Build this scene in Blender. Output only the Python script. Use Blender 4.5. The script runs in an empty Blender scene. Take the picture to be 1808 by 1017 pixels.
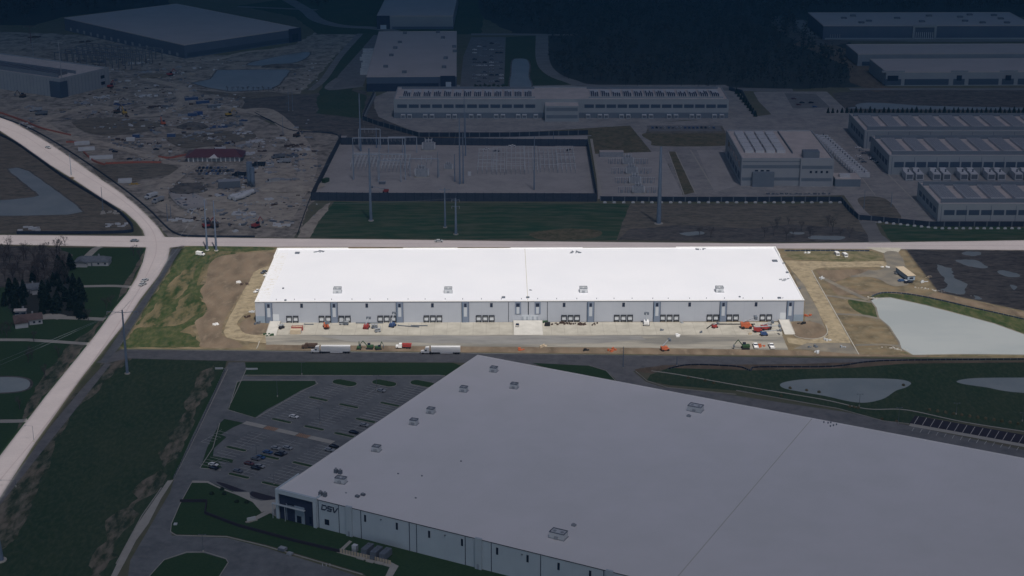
import bpy, math, random
from mathutils import Vector, Matrix
from mathutils.geometry import tessellate_polygon
from mathutils import noise as mnoise
random.seed(7)
R = math.radians
S = bpy.context.scene
# ------------------------------------------------------------ camera, sky, sun
FPX, CX, CY, CAMH, YH = 2820.0, 904.0, 508.5, 310.0, -450.0
PIT = math.atan((CY - YH) / FPX)
cd = bpy.data.cameras.new('camera'); cam = bpy.data.objects.new('camera', cd); S.collection.objects.link(cam)
cam.location = (0, 0, CAMH); cam.rotation_euler = (math.pi / 2 - PIT, 0, 0)
cd.sensor_width = 36; cd.lens = FPX / 1808 * 36; cd.clip_start = 1; cd.clip_end = 20000
S.camera = cam
SUN_EL, SUN_AZ = R(60), R(-72)          # direction towards the sun: x = cos(az), y = sin(az)
sdir = Vector((math.cos(SUN_EL) * math.cos(SUN_AZ), math.cos(SUN_EL) * math.sin(SUN_AZ), math.sin(SUN_EL)))
W = bpy.data.worlds.new('World'); S.world = W; W.use_nodes = True
nt = W.node_tree; sky = nt.nodes.new('ShaderNodeTexSky'); sky.sky_type = 'NISHITA'; sky.sun_disc = False
sky.sun_elevation = SUN_EL; sky.sun_rotation = math.pi / 2 - SUN_AZ; sky.altitude = 200; sky.dust_density = 2.5
bg = nt.nodes['Background']; nt.links.new(sky.outputs[0], bg.inputs[0]); bg.inputs[1].default_value = 0.12
sl = bpy.data.lights.new('sun', 'SUN'); sl.energy = 3.7; sl.angle = R(0.5); sl.color = (1, 0.96, 0.9)
so = bpy.data.objects.new('sun', sl); S.collection.objects.link(so)
so.rotation_euler = sdir.to_track_quat('Z', 'Y').to_euler(); so.location = (0, 0, 900)
S.view_settings.view_transform = 'Standard'; S.view_settings.look = 'None'
S.view_settings.exposure = 0.0; S.view_settings.gamma = 1; S.view_settings.use_curve_mapping = False
S.render.resolution_x = 1024; S.render.resolution_y = 576

# ------------------------------------------------------------ helpers
def G(px, py, z=0.0):
    u = (px - CX) / FPX; v = (py - CY) / FPX
    dy = math.cos(PIT) - v * math.sin(PIT); dz = -math.sin(PIT) - v * math.cos(PIT)
    t = (z - CAMH) / dz
    return Vector((u * t, dy * t, z))
def link(o, parent=None):
    S.collection.objects.link(o)
    if parent is not None: o.parent = parent
    return o
def tag(o, label=None, cat=None, group=None, kind=None):
    if label: o['label'] = label
    if cat: o['category'] = cat
    if group: o['group'] = group
    if kind: o['kind'] = kind
    return o
def thing(name, label, cat, loc=(0, 0, 0), rz=0.0, group=None):
    o = bpy.data.objects.new(name, None); o.empty_display_size = 1
    link(o); o.location = loc; o.rotation_euler = (0, 0, rz)
    return tag(o, label, cat, group)
ORD = ['first', 'second', 'third', 'fourth', 'fifth', 'sixth', 'seventh', 'eighth', 'ninth', 'tenth', 'eleventh', 'twelfth',
       'thirteenth', 'fourteenth', 'fifteenth', 'sixteenth', 'seventeenth', 'eighteenth', 'nineteenth', 'twentieth']
TENS = {2: 'twenty', 3: 'thirty', 4: 'forty', 5: 'fifty', 6: 'sixty', 7: 'seventy', 8: 'eighty'}
def onth(i):
    if i < 20: return ORD[i]
    n = i + 1
    return TENS[n // 10][:-1] + 'ieth' if n % 10 == 0 else TENS[n // 10] + '-' + ORD[n % 10 - 1]

class MB:
    def __init__(s): s.v = []; s.f = []
    def box(s, x0, y0, z0, x1, y1, z1, M=None):
        b = len(s.v)
        p = [(x0, y0, z0), (x1, y0, z0), (x1, y1, z0), (x0, y1, z0), (x0, y0, z1), (x1, y0, z1), (x1, y1, z1), (x0, y1, z1)]
        if M is not None: p = [tuple(M @ Vector(q)) for q in p]
        s.v += p
        s.f += [[b + i for i in q] for q in ((0, 3, 2, 1), (4, 5, 6, 7), (0, 1, 5, 4), (1, 2, 6, 5), (2, 3, 7, 6), (3, 0, 4, 7))]
        return s
    def cbox(s, cx, cy, z0, w, d, h): return s.box(cx - w / 2, cy - d / 2, z0, cx + w / 2, cy + d / 2, z0 + h)
    def frustum(s, cx, cy, z0, w0, d0, w1, d1, h, ox=0, oy=0):
        b = len(s.v)
        for (w, d, z, a, c) in ((w0, d0, z0, 0, 0), (w1, d1, z0 + h, ox, oy)):
            for sx, sy in ((-1, -1), (1, -1), (1, 1), (-1, 1)): s.v.append((cx + a + sx * w / 2, cy + c + sy * d / 2, z))
        s.f += [[b + i for i in q] for q in ((0, 3, 2, 1), (4, 5, 6, 7), (0, 1, 5, 4), (1, 2, 6, 5), (2, 3, 7, 6), (3, 0, 4, 7))]
        return s
    def prof(s, pts, y0, y1):        # profile in x,z extruded along y
        b = len(s.v); n = len(pts)
        s.v += [(x, y0, z) for x, z in pts] + [(x, y1, z) for x, z in pts]
        s.f.append([b + i for i in range(n)]); s.f.append([b + n + i for i in reversed(range(n))])
        for i in range(n):
            j = (i + 1) % n; s.f.append([b + j, b + i, b + n + i, b + n + j])
        return s
    def tube(s, p0, p1, r0, r1=None, n=6, cap=True):
        r1 = r0 if r1 is None else r1
        p0 = Vector(p0); p1 = Vector(p1); d = (p1 - p0)
        if d.length < 1e-6: return s
        d.normalize(); a = d.orthogonal().normalized(); c = d.cross(a); b = len(s.v)
        for p, r in ((p0, r0), (p1, r1)):
            for i in range(n):
                t = 2 * math.pi * i / n; s.v.append(tuple(p + a * (r * math.cos(t)) + c * (r * math.sin(t))))
        for i in range(n):
            j = (i + 1) % n; s.f.append([b + i, b + j, b + n + j, b + n + i])
        if cap: s.f.append([b + i for i in reversed(range(n))]); s.f.append([b + n + i for i in range(n)])
        return s
    def wheel(s, x, y, r, w, n=12): return s.tube((x, y - w / 2, r), (x, y + w / 2, r), r, r, n)
    def dome(s, cx, cy, z0, rx, ry, h, n=12, m=4, rg=0.0):
        b = len(s.v)
        for j in range(m):
            t = j / m * math.pi / 2
            for i in range(n):
                a = 2 * math.pi * i / n; k = math.cos(t) * (1 + rg * (random.random() - .5))
                s.v.append((cx + rx * k * math.cos(a), cy + ry * k * math.sin(a), z0 + h * math.sin(t) * (1 + rg * (random.random() - .5))))
        s.v.append((cx, cy, z0 + h)); top = len(s.v) - 1
        for j in range(m - 1):
            for i in range(n):
                k = (i + 1) % n; s.f.append([b + j * n + i, b + j * n + k, b + (j + 1) * n + k, b + (j + 1) * n + i])
        for i in range(n): s.f.append([b + (m - 1) * n + i, b + (m - 1) * n + (i + 1) % n, top])
        return s
    def mesh(s, name, mats):
        me = bpy.data.meshes.new(name); me.from_pydata(s.v, [], s.f)
        for m in (mats if isinstance(mats, (list, tuple)) else [mats]): me.materials.append(m)
        me.update(); return me
    def build(s, name, m, parent=None, label=None):
        o = bpy.data.objects.new(name, s.mesh(name, m)); link(o, parent)
        if label: o['label'] = label
        return o
def copy_tree(o, parent=None):
    c = o.copy(); S.collection.objects.link(c)
    c.parent = parent
    for ch in o.children: copy_tree(ch, c)
    return c
def recolor(o, partname, m):
    for ch in o.children:
        if ch.name.split('.')[0] == partname:
            ch.material_slots[0].link = 'OBJECT'; ch.material_slots[0].material = m
def place(proto, loc, rz, label, cat=None, group=None, used=set()):
    if proto.name in used: o = copy_tree(proto)
    else: o = proto; used.add(proto.name)
    o.location = loc; o.rotation_euler = (0, 0, rz); tag(o, label, cat, group)
    if group is None and 'group' in o: del o['group']
    return o

# ------------------------------------------------------------ materials
def mat(name, col, rough=0.8, col2=None, scale=20.0, detail=4.0, lo=0.35, hi=0.65, col3=None, scale3=2.0, amt3=0.5,
        stretch=(1, 1, 1), metallic=0.0, rot=0.0, bump=0.0, spec=0.3, dirt=0.0):
    m = bpy.data.materials.new(name); m.use_nodes = True; n = m.node_tree.nodes; l = m.node_tree.links
    b = n['Principled BSDF']; b.inputs['Roughness'].default_value = rough; b.inputs['Metallic'].default_value = metallic
    b.inputs['Specular IOR Level'].default_value = spec
    base = tuple(col) + (1,)
    b.inputs['Base Color'].default_value = base
    if col2 is None and col3 is None: return m
    geo = n.new('ShaderNodeNewGeometry'); mp = n.new('ShaderNodeMapping'); l.new(geo.outputs['Position'], mp.inputs[0])
    mp.inputs['Rotation'].default_value = (0, 0, rot); mp.inputs['Scale'].default_value = stretch
    cur = None
    def nz(sc, de, lo_, hi_):
        t = n.new('ShaderNodeTexNoise'); t.inputs['Scale'].default_value = 1.0 / sc; t.inputs['Detail'].default_value = de
        t.inputs['Roughness'].default_value = 0.62
        l.new(mp.outputs[0], t.inputs['Vector']); r = n.new('ShaderNodeMapRange')
        r.inputs['From Min'].default_value = lo_; r.inputs['From Max'].default_value = hi_; l.new(t.outputs[0], r.inputs[0]); return r.outputs[0], t
    out = None; mixc = None
    if col2 is not None:
        f, t = nz(scale, detail, lo, hi); mx = n.new('ShaderNodeMix'); mx.data_type = 'RGBA'
        mx.inputs[6].default_value = base; mx.inputs[7].default_value = tuple(col2) + (1,); l.new(f, mx.inputs[0]); out = mx.outputs[2]
    if col3 is not None:
        f, t = nz(scale3, 3, 0.4, 0.72); mm = n.new('ShaderNodeMath'); mm.operation = 'MULTIPLY'; l.new(f, mm.inputs[0]); mm.inputs[1].default_value = amt3
        mx = n.new('ShaderNodeMix'); mx.data_type = 'RGBA'
        if out: l.new(out, mx.inputs[6])
        else: mx.inputs[6].default_value = base
        mx.inputs[7].default_value = tuple(col3) + (1,); l.new(mm.outputs[0], mx.inputs[0]); out = mx.outputs[2]
    l.new(out, b.inputs['Base Color'])
    if bump:
        bp = n.new('ShaderNodeBump'); bp.inputs['Strength'].default_value = bump; bp.inputs['Distance'].default_value = 0.3
        l.new(t.outputs[0], bp.inputs['Height']); l.new(bp.outputs[0], b.inputs['Normal'])
    return m
def grid_mat(name, col, line, sx, sy, rot=0.0, lw=0.01, rough=0.8, col2=None, scale=15, amt=1.0, off=(0, 0)):
    """surface with thin joint lines every sx / sy metres (concrete slabs, roof membrane sheets, wall panels)"""
    m = mat(name, col, rough, col2=col2 or tuple(c * .93 for c in col), scale=scale)
    n = m.node_tree.nodes; l = m.node_tree.links; b = n['Principled BSDF']; src = b.inputs['Base Color'].links[0].from_socket
    geo = n.new('ShaderNodeNewGeometry'); mp = n.new('ShaderNodeMapping'); l.new(geo.outputs['Position'], mp.inputs[0])
    mp.inputs['Rotation'].default_value = (0, 0, rot); mp.inputs['Location'].default_value = (off[0], off[1], 0)
    sp = n.new('ShaderNodeSeparateXYZ'); l.new(mp.outputs[0], sp.inputs[0]); acc = None
    for ax, s in ((0, sx), (1, sy)):
        if not s: continue
        d = n.new('ShaderNodeMath'); d.operation = 'DIVIDE'; l.new(sp.outputs[ax], d.inputs[0]); d.inputs[1].default_value = s
        fr = n.new('ShaderNodeMath'); fr.operation = 'FRACT'; l.new(d.outputs[0], fr.inputs[0])
        lt = n.new('ShaderNodeMath'); lt.operation = 'LESS_THAN'; l.new(fr.outputs[0], lt.inputs[0]); lt.inputs[1].default_value = lw / s
        if acc is None: acc = lt.outputs[0]
        else:
            mxx = n.new('ShaderNodeMath'); mxx.operation = 'MAXIMUM'; l.new(acc, mxx.inputs[0]); l.new(lt.outputs[0], mxx.inputs[1]); acc = mxx.outputs[0]
    ml = n.new('ShaderNodeMath'); ml.operation = 'MULTIPLY'; l.new(acc, ml.inputs[0]); ml.inputs[1].default_value = amt
    mx = n.new('ShaderNodeMix'); mx.data_type = 'RGBA'; l.new(ml.outputs[0], mx.inputs[0]); l.new(src, mx.inputs[6])
    mx.inputs[7].default_value = tuple(line) + (1,); l.new(mx.outputs[2], b.inputs['Base Color'])
    return m
DY = R(-27.5)     # heading of the near warehouse
M = {}
M['ground'] = mat('ground_soil', (.135, .125, .085), .95, (.10, .115, .06), 60, 6, col3=(.19, .17, .13), scale3=9, amt3=.5)
M['grass'] = mat('grass', (.022, .055, .022), .95, (.042, .066, .032), 30, 8, col3=(.085, .095, .05), scale3=2.8, amt3=.5)
M['lawn'] = mat('lawn', (.022, .058, .022), .95, (.030, .066, .026), 20, 6, col3=(.055, .085, .042), scale3=1.4, amt3=.5)
M['field'] = mat('field_grass', (.020, .052, .024), .95, (.042, .068, .034), 26, 8, col3=(.12, .125, .085), scale3=1.8, amt3=.4, stretch=(1, .45, 1), rot=R(-25))
M['dry'] = mat('dry_grass', (.14, .118, .068), .95, (.07, .072, .03), 9, 9, lo=.42, hi=.60, col3=(.21, .18, .115), scale3=3.5, amt3=.7)
M['straw'] = mat('straw_soil', (.17, .128, .076), .95, (.068, .056, .034), 8, 9, lo=.42, hi=.60, col3=(.25, .21, .14), scale3=4.0, amt3=.75)
M['parcelgrass'] = mat('seeded_grass', (.018, .036, .008), .95, (.19, .14, .09), 14, 9, lo=.44, hi=.59, col3=(.10, .088, .04), scale3=3.5, amt3=.75, stretch=(1, .32, 1), rot=R(-20))
M['greenstreak'] = mat('green_grass', (.017, .038, .008), .95, (.042, .056, .017), 7, 8, lo=.4, hi=.62, col3=(.12, .105, .055), scale3=3.0, amt3=.6, stretch=(1, .45, 1), rot=R(-20))
M['soil'] = mat('graded_soil', (.165, .122, .085), .95, (.078, .058, .04), 7, 9, lo=.42, hi=.60, col3=(.24, .19, .138), scale3=3.5, amt3=.75, stretch=(1, .4, 1), rot=R(-20))
M['tan'] = mat('tan_track', (.30, .245, .16), .95, (.18, .145, .095), 5, 9, lo=.42, hi=.62, col3=(.38, .32, .225), scale3=3.0, amt3=.7)
M['graygravel'] = mat('grey_gravel', (.15, .138, .12), .95, (.24, .21, .165), 7, 9, lo=.42, hi=.6, col3=(.10, .095, .085), scale3=3.5, amt3=.7)
M['darksoil'] = mat('dark_soil', (.11, .10, .092), .95, (.048, .045, .045), 15, 10, lo=.43, hi=.60, col3=(.23, .21, .185), scale3=5, amt3=.6, stretch=(1, 2.2, 1))
M['brownfield'] = mat('brown_field', (.17, .15, .118), .95, (.088, .08, .062), 14, 9, lo=.42, hi=.60, col3=(.25, .225, .18), scale3=4.5, amt3=.7, stretch=(1, 2.5, 1))
M['yard'] = mat('construction_ground', (.30, .27, .228), .95, (.125, .112, .095), 16, 10, lo=.44, hi=.58, col3=(.46, .42, .36), scale3=6, amt3=.8)
M['yardlight'] = mat('haul_road_dirt', (.42, .375, .31), .95, (.27, .24, .20), 9, 9, lo=.42, hi=.62, col3=(.48, .43, .36), scale3=4, amt3=.7)
M['gravel'] = mat('substation_gravel', (.40, .38, .365), .95, (.33, .315, .305), 24, 8, lo=.4, hi=.6, col3=(.44, .42, .40), scale3=4, amt3=.5)
M['asphalt'] = mat('asphalt', (.185, .185, .185), .9, (.14, .142, .146), 9, 8, lo=.4, hi=.6, col3=(.24, .235, .23), scale3=3.5, amt3=.5)
M['asphalt_new'] = mat('new_asphalt', (.175, .185, .19), .9, (.13, .138, .145), 12, 8, lo=.4, hi=.6, col3=(.24, .245, .245), scale3=3.5, amt3=.45)
M['asphalt_worn'] = mat('worn_asphalt', (.225, .222, .215), .9, (.165, .163, .16), 9, 8, lo=.4, hi=.6, col3=(.28, .27, .26), scale3=3.5, amt3=.5, stretch=(.25, 1, 1))
M['campus'] = mat('campus_pavement', (.33, .315, .30), .9, (.235, .23, .225), 16, 8, lo=.4, hi=.6, col3=(.40, .38, .36), scale3=5, amt3=.6)
M['rough'] = mat('rough_grass', (.030, .052, .027), .95, (.16, .135, .10), 7, 10, lo=.43, hi=.62, col3=(.28, .25, .20), scale3=3.5, amt3=.55, stretch=(1, .35, 1), rot=R(-25))
M['pole_shade'] = mat('shade_toned_steel', (.11, .14, .20), .6, (.09, .115, .17), 4, 3)  # darker steel: partial shade on the two corner poles put into the colour
M['court'] = mat('court_pavement', (.31, .29, .25), .9, (.15, .147, .137), 9, 9, lo=.43, hi=.58, col3=(.22, .205, .178), scale3=4, amt3=.7, stretch=(.16, 1, 1))
M['concrete'] = grid_mat('apron_concrete', (.44, .415, .36), (.28, .26, .22), 7.3, 0, R(-.5), .28, .85, (.34, .32, .275), 7, .7)
M['walk'] = mat('walk_concrete', (.42, .40, .36), .85, (.36, .345, .31), 5, 4)
M['rampc'] = mat('ramp_concrete', (.56, .54, .50), .85, (.48, .465, .43), 4, 5)
M['kerb'] = mat('kerb_concrete', (.40, .385, .35), .85, (.33, .315, .29), 4, 4)
M['road'] = mat('pale_road_concrete', (.345, .312, .328), .85, (.31, .28, .296), 22, 6, col3=(.285, .258, .27), scale3=2.2, amt3=.5)
M['paint'] = mat('white_paint', (.52, .52, .50), .7, (.40, .40, .39), 2.5, 4)
M['paintor'] = mat('orange_paint', (.50, .27, .15), .7, (.42, .25, .15), 2, 3)
M['water'] = mat('silty_water', (.335, .365, .375), .12, (.375, .40, .405), 40, 4, lo=.4, hi=.62, spec=.5, stretch=(.5, 1, 1))
M['waterd'] = mat('pond_water', (.30, .345, .345), .10, (.345, .385, .38), 22, 5, lo=.4, hi=.62, spec=.5)
M['roofw'] = grid_mat('white_roof_membrane', (.79, .795, .84), (.73, .735, .78), 3.05, 0, R(-.54), .12, .6, (.755, .765, .815), 35, .5)
M['roofstain'] = mat('roof_edge_dirt', (.78, .785, .82), .7, (.60, .55, .44), 2.5, 8, lo=.52, hi=.72)
M['roofd'] = grid_mat('pale_roof_membrane', (.80, .765, .755), (.735, .705, .70), 3.05, 0, -DY, .12, .6, (.75, .725, .705), 26, .6)
M['roofp'] = mat('far_roof_membrane', (.50, .45, .435), .7, (.455, .415, .40), 30, 4)
M['roofg'] = mat('grey_roof', (.58, .52, .49), .7, (.50, .455, .43), 9, 6, lo=.4, hi=.6)
M['seam'] = mat('roof_joint', (.46, .44, .38), .8, (.56, .53, .46), 3, 3)
M['coping'] = mat('coping_metal', (.82, .82, .82), .45)
M['copingd'] = mat('dark_coping', (.05, .06, .085), .5)
M['wall'] = grid_mat('precast_wall', (.40, .425, .48), (.30, .33, .40), 9.3, 0, R(-.54), .12, .8, (.375, .40, .455), 12, .6)
M['wallb'] = mat('blue_wall_band', (.27, .33, .40), .8, (.24, .30, .37), 6, 4)
M['wallc'] = mat('blue_dark_pier', (.19, .225, .30), .8, (.17, .205, .275), 6, 4)
M['wallp'] = mat('pier_pale_panel', (.47, .50, .55), .8, (.44, .48, .53), 6, 4)
M['dsvwall'] = grid_mat('pale_precast', (.50, .57, .63), (.40, .46, .52), 6.1, 0, -DY, .09, .8, (.46, .53, .59), 9, .6)
M['fieldh'] = mat('mown_field', (.022, .072, .030), .95, (.048, .080, .036), 20, 9, lo=.42, hi=.60, col3=(.18, .17, .12), scale3=5, amt3=.5, stretch=(.22, 1, 1))
M['roadline'] = mat('road_joint', (.265, .228, .24), .85, (.29, .25, .262), 5, 4)
M['dsvpier'] = mat('grey_pier', (.45, .52, .575), .8, (.42, .485, .54), 5, 4)
M['navy'] = mat('navy_wall', (.020, .030, .065), .6, (.028, .038, .075), 5, 3)
M['glass'] = mat('dark_glass', (.015, .022, .045), .12, spec=.6)
M['frame'] = mat('window_frame', (.30, .33, .38), .5)
M['farwall'] = mat('far_precast', (.30, .33, .36), .8, (.27, .30, .335), 15, 4)
M['farwalld'] = mat('far_dark_wall', (.085, .115, .17), .8, (.10, .13, .185), 15, 4)
M['hallwall'] = mat('hall_wall', (.33, .36, .385), .8, (.30, .335, .365), 12, 4)
M['hallband'] = mat('hall_band', (.17, .20, .24), .8, (.15, .185, .225), 10, 4)
M['offwall'] = mat('office_wall', (.34, .36, .385), .8, (.315, .335, .365), 12, 4)
M['louver'] = mat('louvre_wall', (.06, .085, .13), .6, (.045, .07, .115), 3, 3, stretch=(6, 1, 6))
M['unit'] = mat('unit_grey', (.56, .58, .60), .6, (.50, .52, .55), 3, 3)
M['unitd'] = mat('unit_dark', (.13, .15, .18), .6)
M['unitm'] = mat('unit_mid', (.33, .35, .38), .6, (.27, .29, .32), 2, 3)
M['black'] = mat('black_rubber', (.02, .02, .022), .8)
M['blackmetal'] = mat('black_frame', (.03, .033, .04), .6)
M['door'] = mat('dock_door', (.55, .58, .62), .6)
M['steel'] = mat('galvanised_steel', (.17, .22, .30), .5, (.14, .19, .26), 4, 3)
M['steell'] = mat('light_galvanised_steel', (.36, .40, .46), .5, (.30, .35, .41), 4, 3)
M['wirem'] = mat('cable_metal', (.26, .29, .33), .5)
M['silt'] = mat('silt_fabric', (.018, .028, .050), .8, (.03, .04, .065), 3, 3)
M['screen'] = mat('screen_wall', (.030, .040, .065), .75, (.045, .055, .08), 2, 3)
M['red'] = mat('red_paint', (.30, .045, .04), .5); M['orange'] = mat('orange_paint_metal', (.45, .12, .055), .5)
M['orangef'] = mat('orange_mesh', (.42, .12, .07), .8, (.30, .12, .09), 2, 4)
M['green'] = mat('green_paint', (.035, .075, .035), .5); M['blue'] = mat('blue_paint', (.04, .075, .18), .5)
M['yellow'] = mat('yellow_paint', (.45, .30, .05), .5); M['beige'] = mat('beige_paint', (.52, .43, .32), .7, (.46, .38, .28), 2, 3)
M['white'] = mat('white_paint_metal', (.78, .78, .78), .4); M['brown'] = mat('brown_rust', (.07, .045, .035), .8)
M['silver'] = mat('silver_car_paint', (.42, .44, .46), .3, metallic=.3); M['carblack'] = mat('black_car_paint', (.018, .02, .028), .25)
M['carblue'] = mat('blue_car_paint', (.05, .11, .24), .3); M['carred'] = mat('maroon_car_paint', (.12, .05, .06), .3)
M['cargrey'] = mat('grey_car_paint', (.14, .155, .18), .3)
M['leaf'] = mat('conifer_needles', (.012, .026, .018), .9, (.020, .036, .022), 1.2, 3)
M['leafb'] = mat('broad_leaves', (.035, .07, .03), .9, (.05, .085, .035), 1.5, 3)
M['twig'] = mat('bare_twigs', (.095, .08, .075), .9, (.065, .06, .062), 4, 4)
M['bark'] = mat('bark', (.11, .09, .08), .9)
M['forest'] = mat('forest_crowns', (.014, .019, .018), .95, (.030, .031, .026), 40, 8, lo=.4, hi=.6, col3=(.065, .058, .048), scale3=7, amt3=.5)
M['forestfloor'] = mat('forest_floor', (.030, .036, .036), .95, (.045, .048, .042), 40, 5)
M['shingle'] = mat('grey_shingles', (.17, .19, .215), .85, (.13, .15, .175), 2, 3)
M['shinglebr'] = mat('brown_shingles', (.12, .085, .08), .85, (.15, .11, .10), 2, 3)
M['siding'] = mat('pale_siding', (.50, .51, .53), .8, (.45, .46, .49), 2, 3)
M['tentblue'] = mat('blue_tarp', (.03, .065, .20), .7)
M['stone'] = mat('riprap_stone', (.40, .38, .35), .9, (.26, .25, .235), .9, 4)
M['mulch'] = mat('dark_mulch', (.035, .032, .045), .95)
M['shade_deck'] = None

# ------------------------------------------------------------ ground sheets
LV = [0.02]
def spl(pts, n=6, closed=True):
    out = []; N = len(pts)
    for i in range(N if closed else N - 1):
        p0, p1, p2, p3 = (pts[(i - 1) % N] if closed or i > 0 else pts[i]), pts[i], pts[(i + 1) % N], (pts[(i + 2) % N] if closed or i + 2 < N else pts[i + 1])
        for k in range(n):
            t = k / n; out.append(0.5 * ((2 * p1) + (p2 - p0) * t + (2 * p0 - 5 * p1 + 4 * p2 - p3) * t * t + (3 * p1 - p0 - 3 * p2 + p3) * t ** 3))
    if not closed: out.append(pts[-1].copy())
    return out
def wpoly(pts, z, name, m, kind='structure', parent=None):
    vs = [Vector((p[0], p[1], z)) for p in pts]
    tri = tessellate_polygon([vs])
    b = MB(); b.v = [tuple(v) for v in vs]
    for t in tri:
        a, c, d = (vs[i] for i in t)
        b.f.append(list(t) if (c - a).cross(d - a).z > 0 else list(reversed(t)))
    o = b.build(name, m, parent)
    if kind and parent is None: o['kind'] = kind
    return o
def jag(pts, amp, step=4.0):
    out = []; N = len(pts)
    for i in range(N):
        a, b = pts[i], pts[(i + 1) % N]; L = (b - a).length; k = max(1, min(60, int(L / step)))
        nrm = Vector((-(b - a).y, (b - a).x, 0)); nrm = nrm.normalized() if L > 0 else nrm
        for j in range(k):
            q = a.lerp(b, j / k); d = mnoise.noise(q * .06) * amp + mnoise.noise(q * .27) * amp * .6
            out.append(q + nrm * d)
    return out
def patch(name, m, px, smooth=False, rough=0.0, world=False, n=6):
    pts = [Vector((p[0], p[1], 0)) for p in px] if world else [G(*p) for p in px]
    if smooth: pts = spl(pts, n)
    if rough: pts = jag(pts, rough)
    if name.startswith('water') and 'east' not in name and 'puddle' not in name and 'marsh' not in name:
        q = pts + [pts[0], pts[1]]; ribbon('shore', 'darksoil' if m == 'waterd' else 'graygravel', [(p_.x, p_.y) for p_ in q], 3.0 if m == 'waterd' else 2.0, False, True)
    z = LV[0]; LV[0] += 0.006
    return wpoly(pts, z, name, M[m])
def ribbon_pts(pts, w):
    Lf, Rt = [], []
    for i, p in enumerate(pts):
        a = pts[max(0, i - 1)]; b = pts[min(len(pts) - 1, i + 1)]; d = (b - a).normalized(); nn = Vector((-d.y, d.x, 0))
        Lf.append(p + nn * w / 2); Rt.append(p - nn * w / 2)
    return Lf, Rt
def ribbon(name, m, px, w, smooth=True, world=False, z=None, kind='structure', h=0.0, parent=None):
    pts = [Vector((p[0], p[1], 0)) for p in px] if world else [G(*p) for p in px]
    if smooth and len(pts) > 2: pts = spl(pts, 6, False)
    Lf, Rt = ribbon_pts(pts, w)
    if z is None: z = LV[0]; LV[0] += 0.006
    b = MB(); n = len(pts)
    if h == 0:
        b.v = [(p.x, p.y, z) for p in Lf] + [(p.x, p.y, z) for p in Rt]
        b.f = [[i, n + i, n + i + 1, i + 1] for i in range(n - 1)]
    else:
        b.v = [(p.x, p.y, 0) for p in Lf] + [(p.x, p.y, 0) for p in Rt] + [(p.x, p.y, h) for p in Lf] + [(p.x, p.y, h) for p in Rt]
        for i in range(n - 1):
            b.f += [[2 * n + i, 3 * n + i, 3 * n + i + 1, 2 * n + i + 1], [i, 2 * n + i, 2 * n + i + 1, i + 1], [n + i + 1, 3 * n + i + 1, 3 * n + i, n + i]]
        b.f += [[0, n, 3 * n, 2 * n], [n - 1, 3 * n - 1, 4 * n - 1, 2 * n - 1]]
    o = b.build(name, M[m], parent)
    if kind and parent is None: o['kind'] = kind
    return o

g = MB(); NG = 40
for j in range(NG + 1):
    for i in range(NG + 1): g.v.append((-6000 + 12000 * i / NG, -1500 + 12000 * j / NG, 0))
for j in range(NG):
    for i in range(NG): a = j * (NG + 1) + i; g.f.append([a, a + 1, a + NG + 2, a + NG + 1])
o = g.build('ground', M['ground']); o['kind'] = 'structure'
# ------------------------------------------------------------ unseen tinted deck, added to shade all but the parcel and the roads
CLZ, CLT = 322.0, 12.0
cm = bpy.data.materials.new('shade_deck_tint'); cm.use_nodes = True; n = cm.node_tree.nodes; l = cm.node_tree.links; n.clear()
out = n.new('ShaderNodeOutputMaterial'); tr = n.new('ShaderNodeBsdfTransparent'); l.new(tr.outputs[0], out.inputs['Surface'])
geo = n.new('ShaderNodeNewGeometry'); sp = n.new('ShaderNodeSeparateXYZ'); l.new(geo.outputs['Position'], sp.inputs[0])
mr = n.new('ShaderNodeMapRange'); l.new(sp.outputs[1], mr.inputs[0])
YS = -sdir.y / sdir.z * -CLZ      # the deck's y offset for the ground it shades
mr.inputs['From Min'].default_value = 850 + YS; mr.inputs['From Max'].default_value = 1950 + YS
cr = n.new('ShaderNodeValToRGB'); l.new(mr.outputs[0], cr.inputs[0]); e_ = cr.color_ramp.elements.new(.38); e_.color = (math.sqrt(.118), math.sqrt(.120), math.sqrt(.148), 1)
TN = (.116, .119, .138); TF = (.018, .038, .072)  # tint of the added deck, deeper and bluer with distance
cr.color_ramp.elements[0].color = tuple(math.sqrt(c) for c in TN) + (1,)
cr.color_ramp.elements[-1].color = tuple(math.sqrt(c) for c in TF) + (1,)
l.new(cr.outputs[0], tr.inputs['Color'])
def shade_deck_piece(b, pts):
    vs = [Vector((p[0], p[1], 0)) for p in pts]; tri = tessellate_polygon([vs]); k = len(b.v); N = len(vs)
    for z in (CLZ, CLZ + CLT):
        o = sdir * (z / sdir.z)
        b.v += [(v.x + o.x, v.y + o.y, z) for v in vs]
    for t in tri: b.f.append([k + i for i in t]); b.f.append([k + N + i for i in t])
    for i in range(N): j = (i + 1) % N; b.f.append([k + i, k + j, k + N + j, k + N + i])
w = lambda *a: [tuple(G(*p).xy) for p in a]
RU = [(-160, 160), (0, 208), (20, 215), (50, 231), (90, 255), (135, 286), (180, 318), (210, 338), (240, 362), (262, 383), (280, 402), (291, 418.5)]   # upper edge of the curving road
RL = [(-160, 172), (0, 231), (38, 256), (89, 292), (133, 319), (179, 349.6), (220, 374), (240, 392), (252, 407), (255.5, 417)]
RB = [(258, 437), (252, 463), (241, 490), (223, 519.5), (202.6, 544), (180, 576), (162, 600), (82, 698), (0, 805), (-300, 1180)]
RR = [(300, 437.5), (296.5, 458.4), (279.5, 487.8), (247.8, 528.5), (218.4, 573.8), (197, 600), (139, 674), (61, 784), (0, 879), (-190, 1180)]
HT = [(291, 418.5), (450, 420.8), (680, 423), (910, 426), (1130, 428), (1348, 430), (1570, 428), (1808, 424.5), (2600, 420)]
b = MB()
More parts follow.
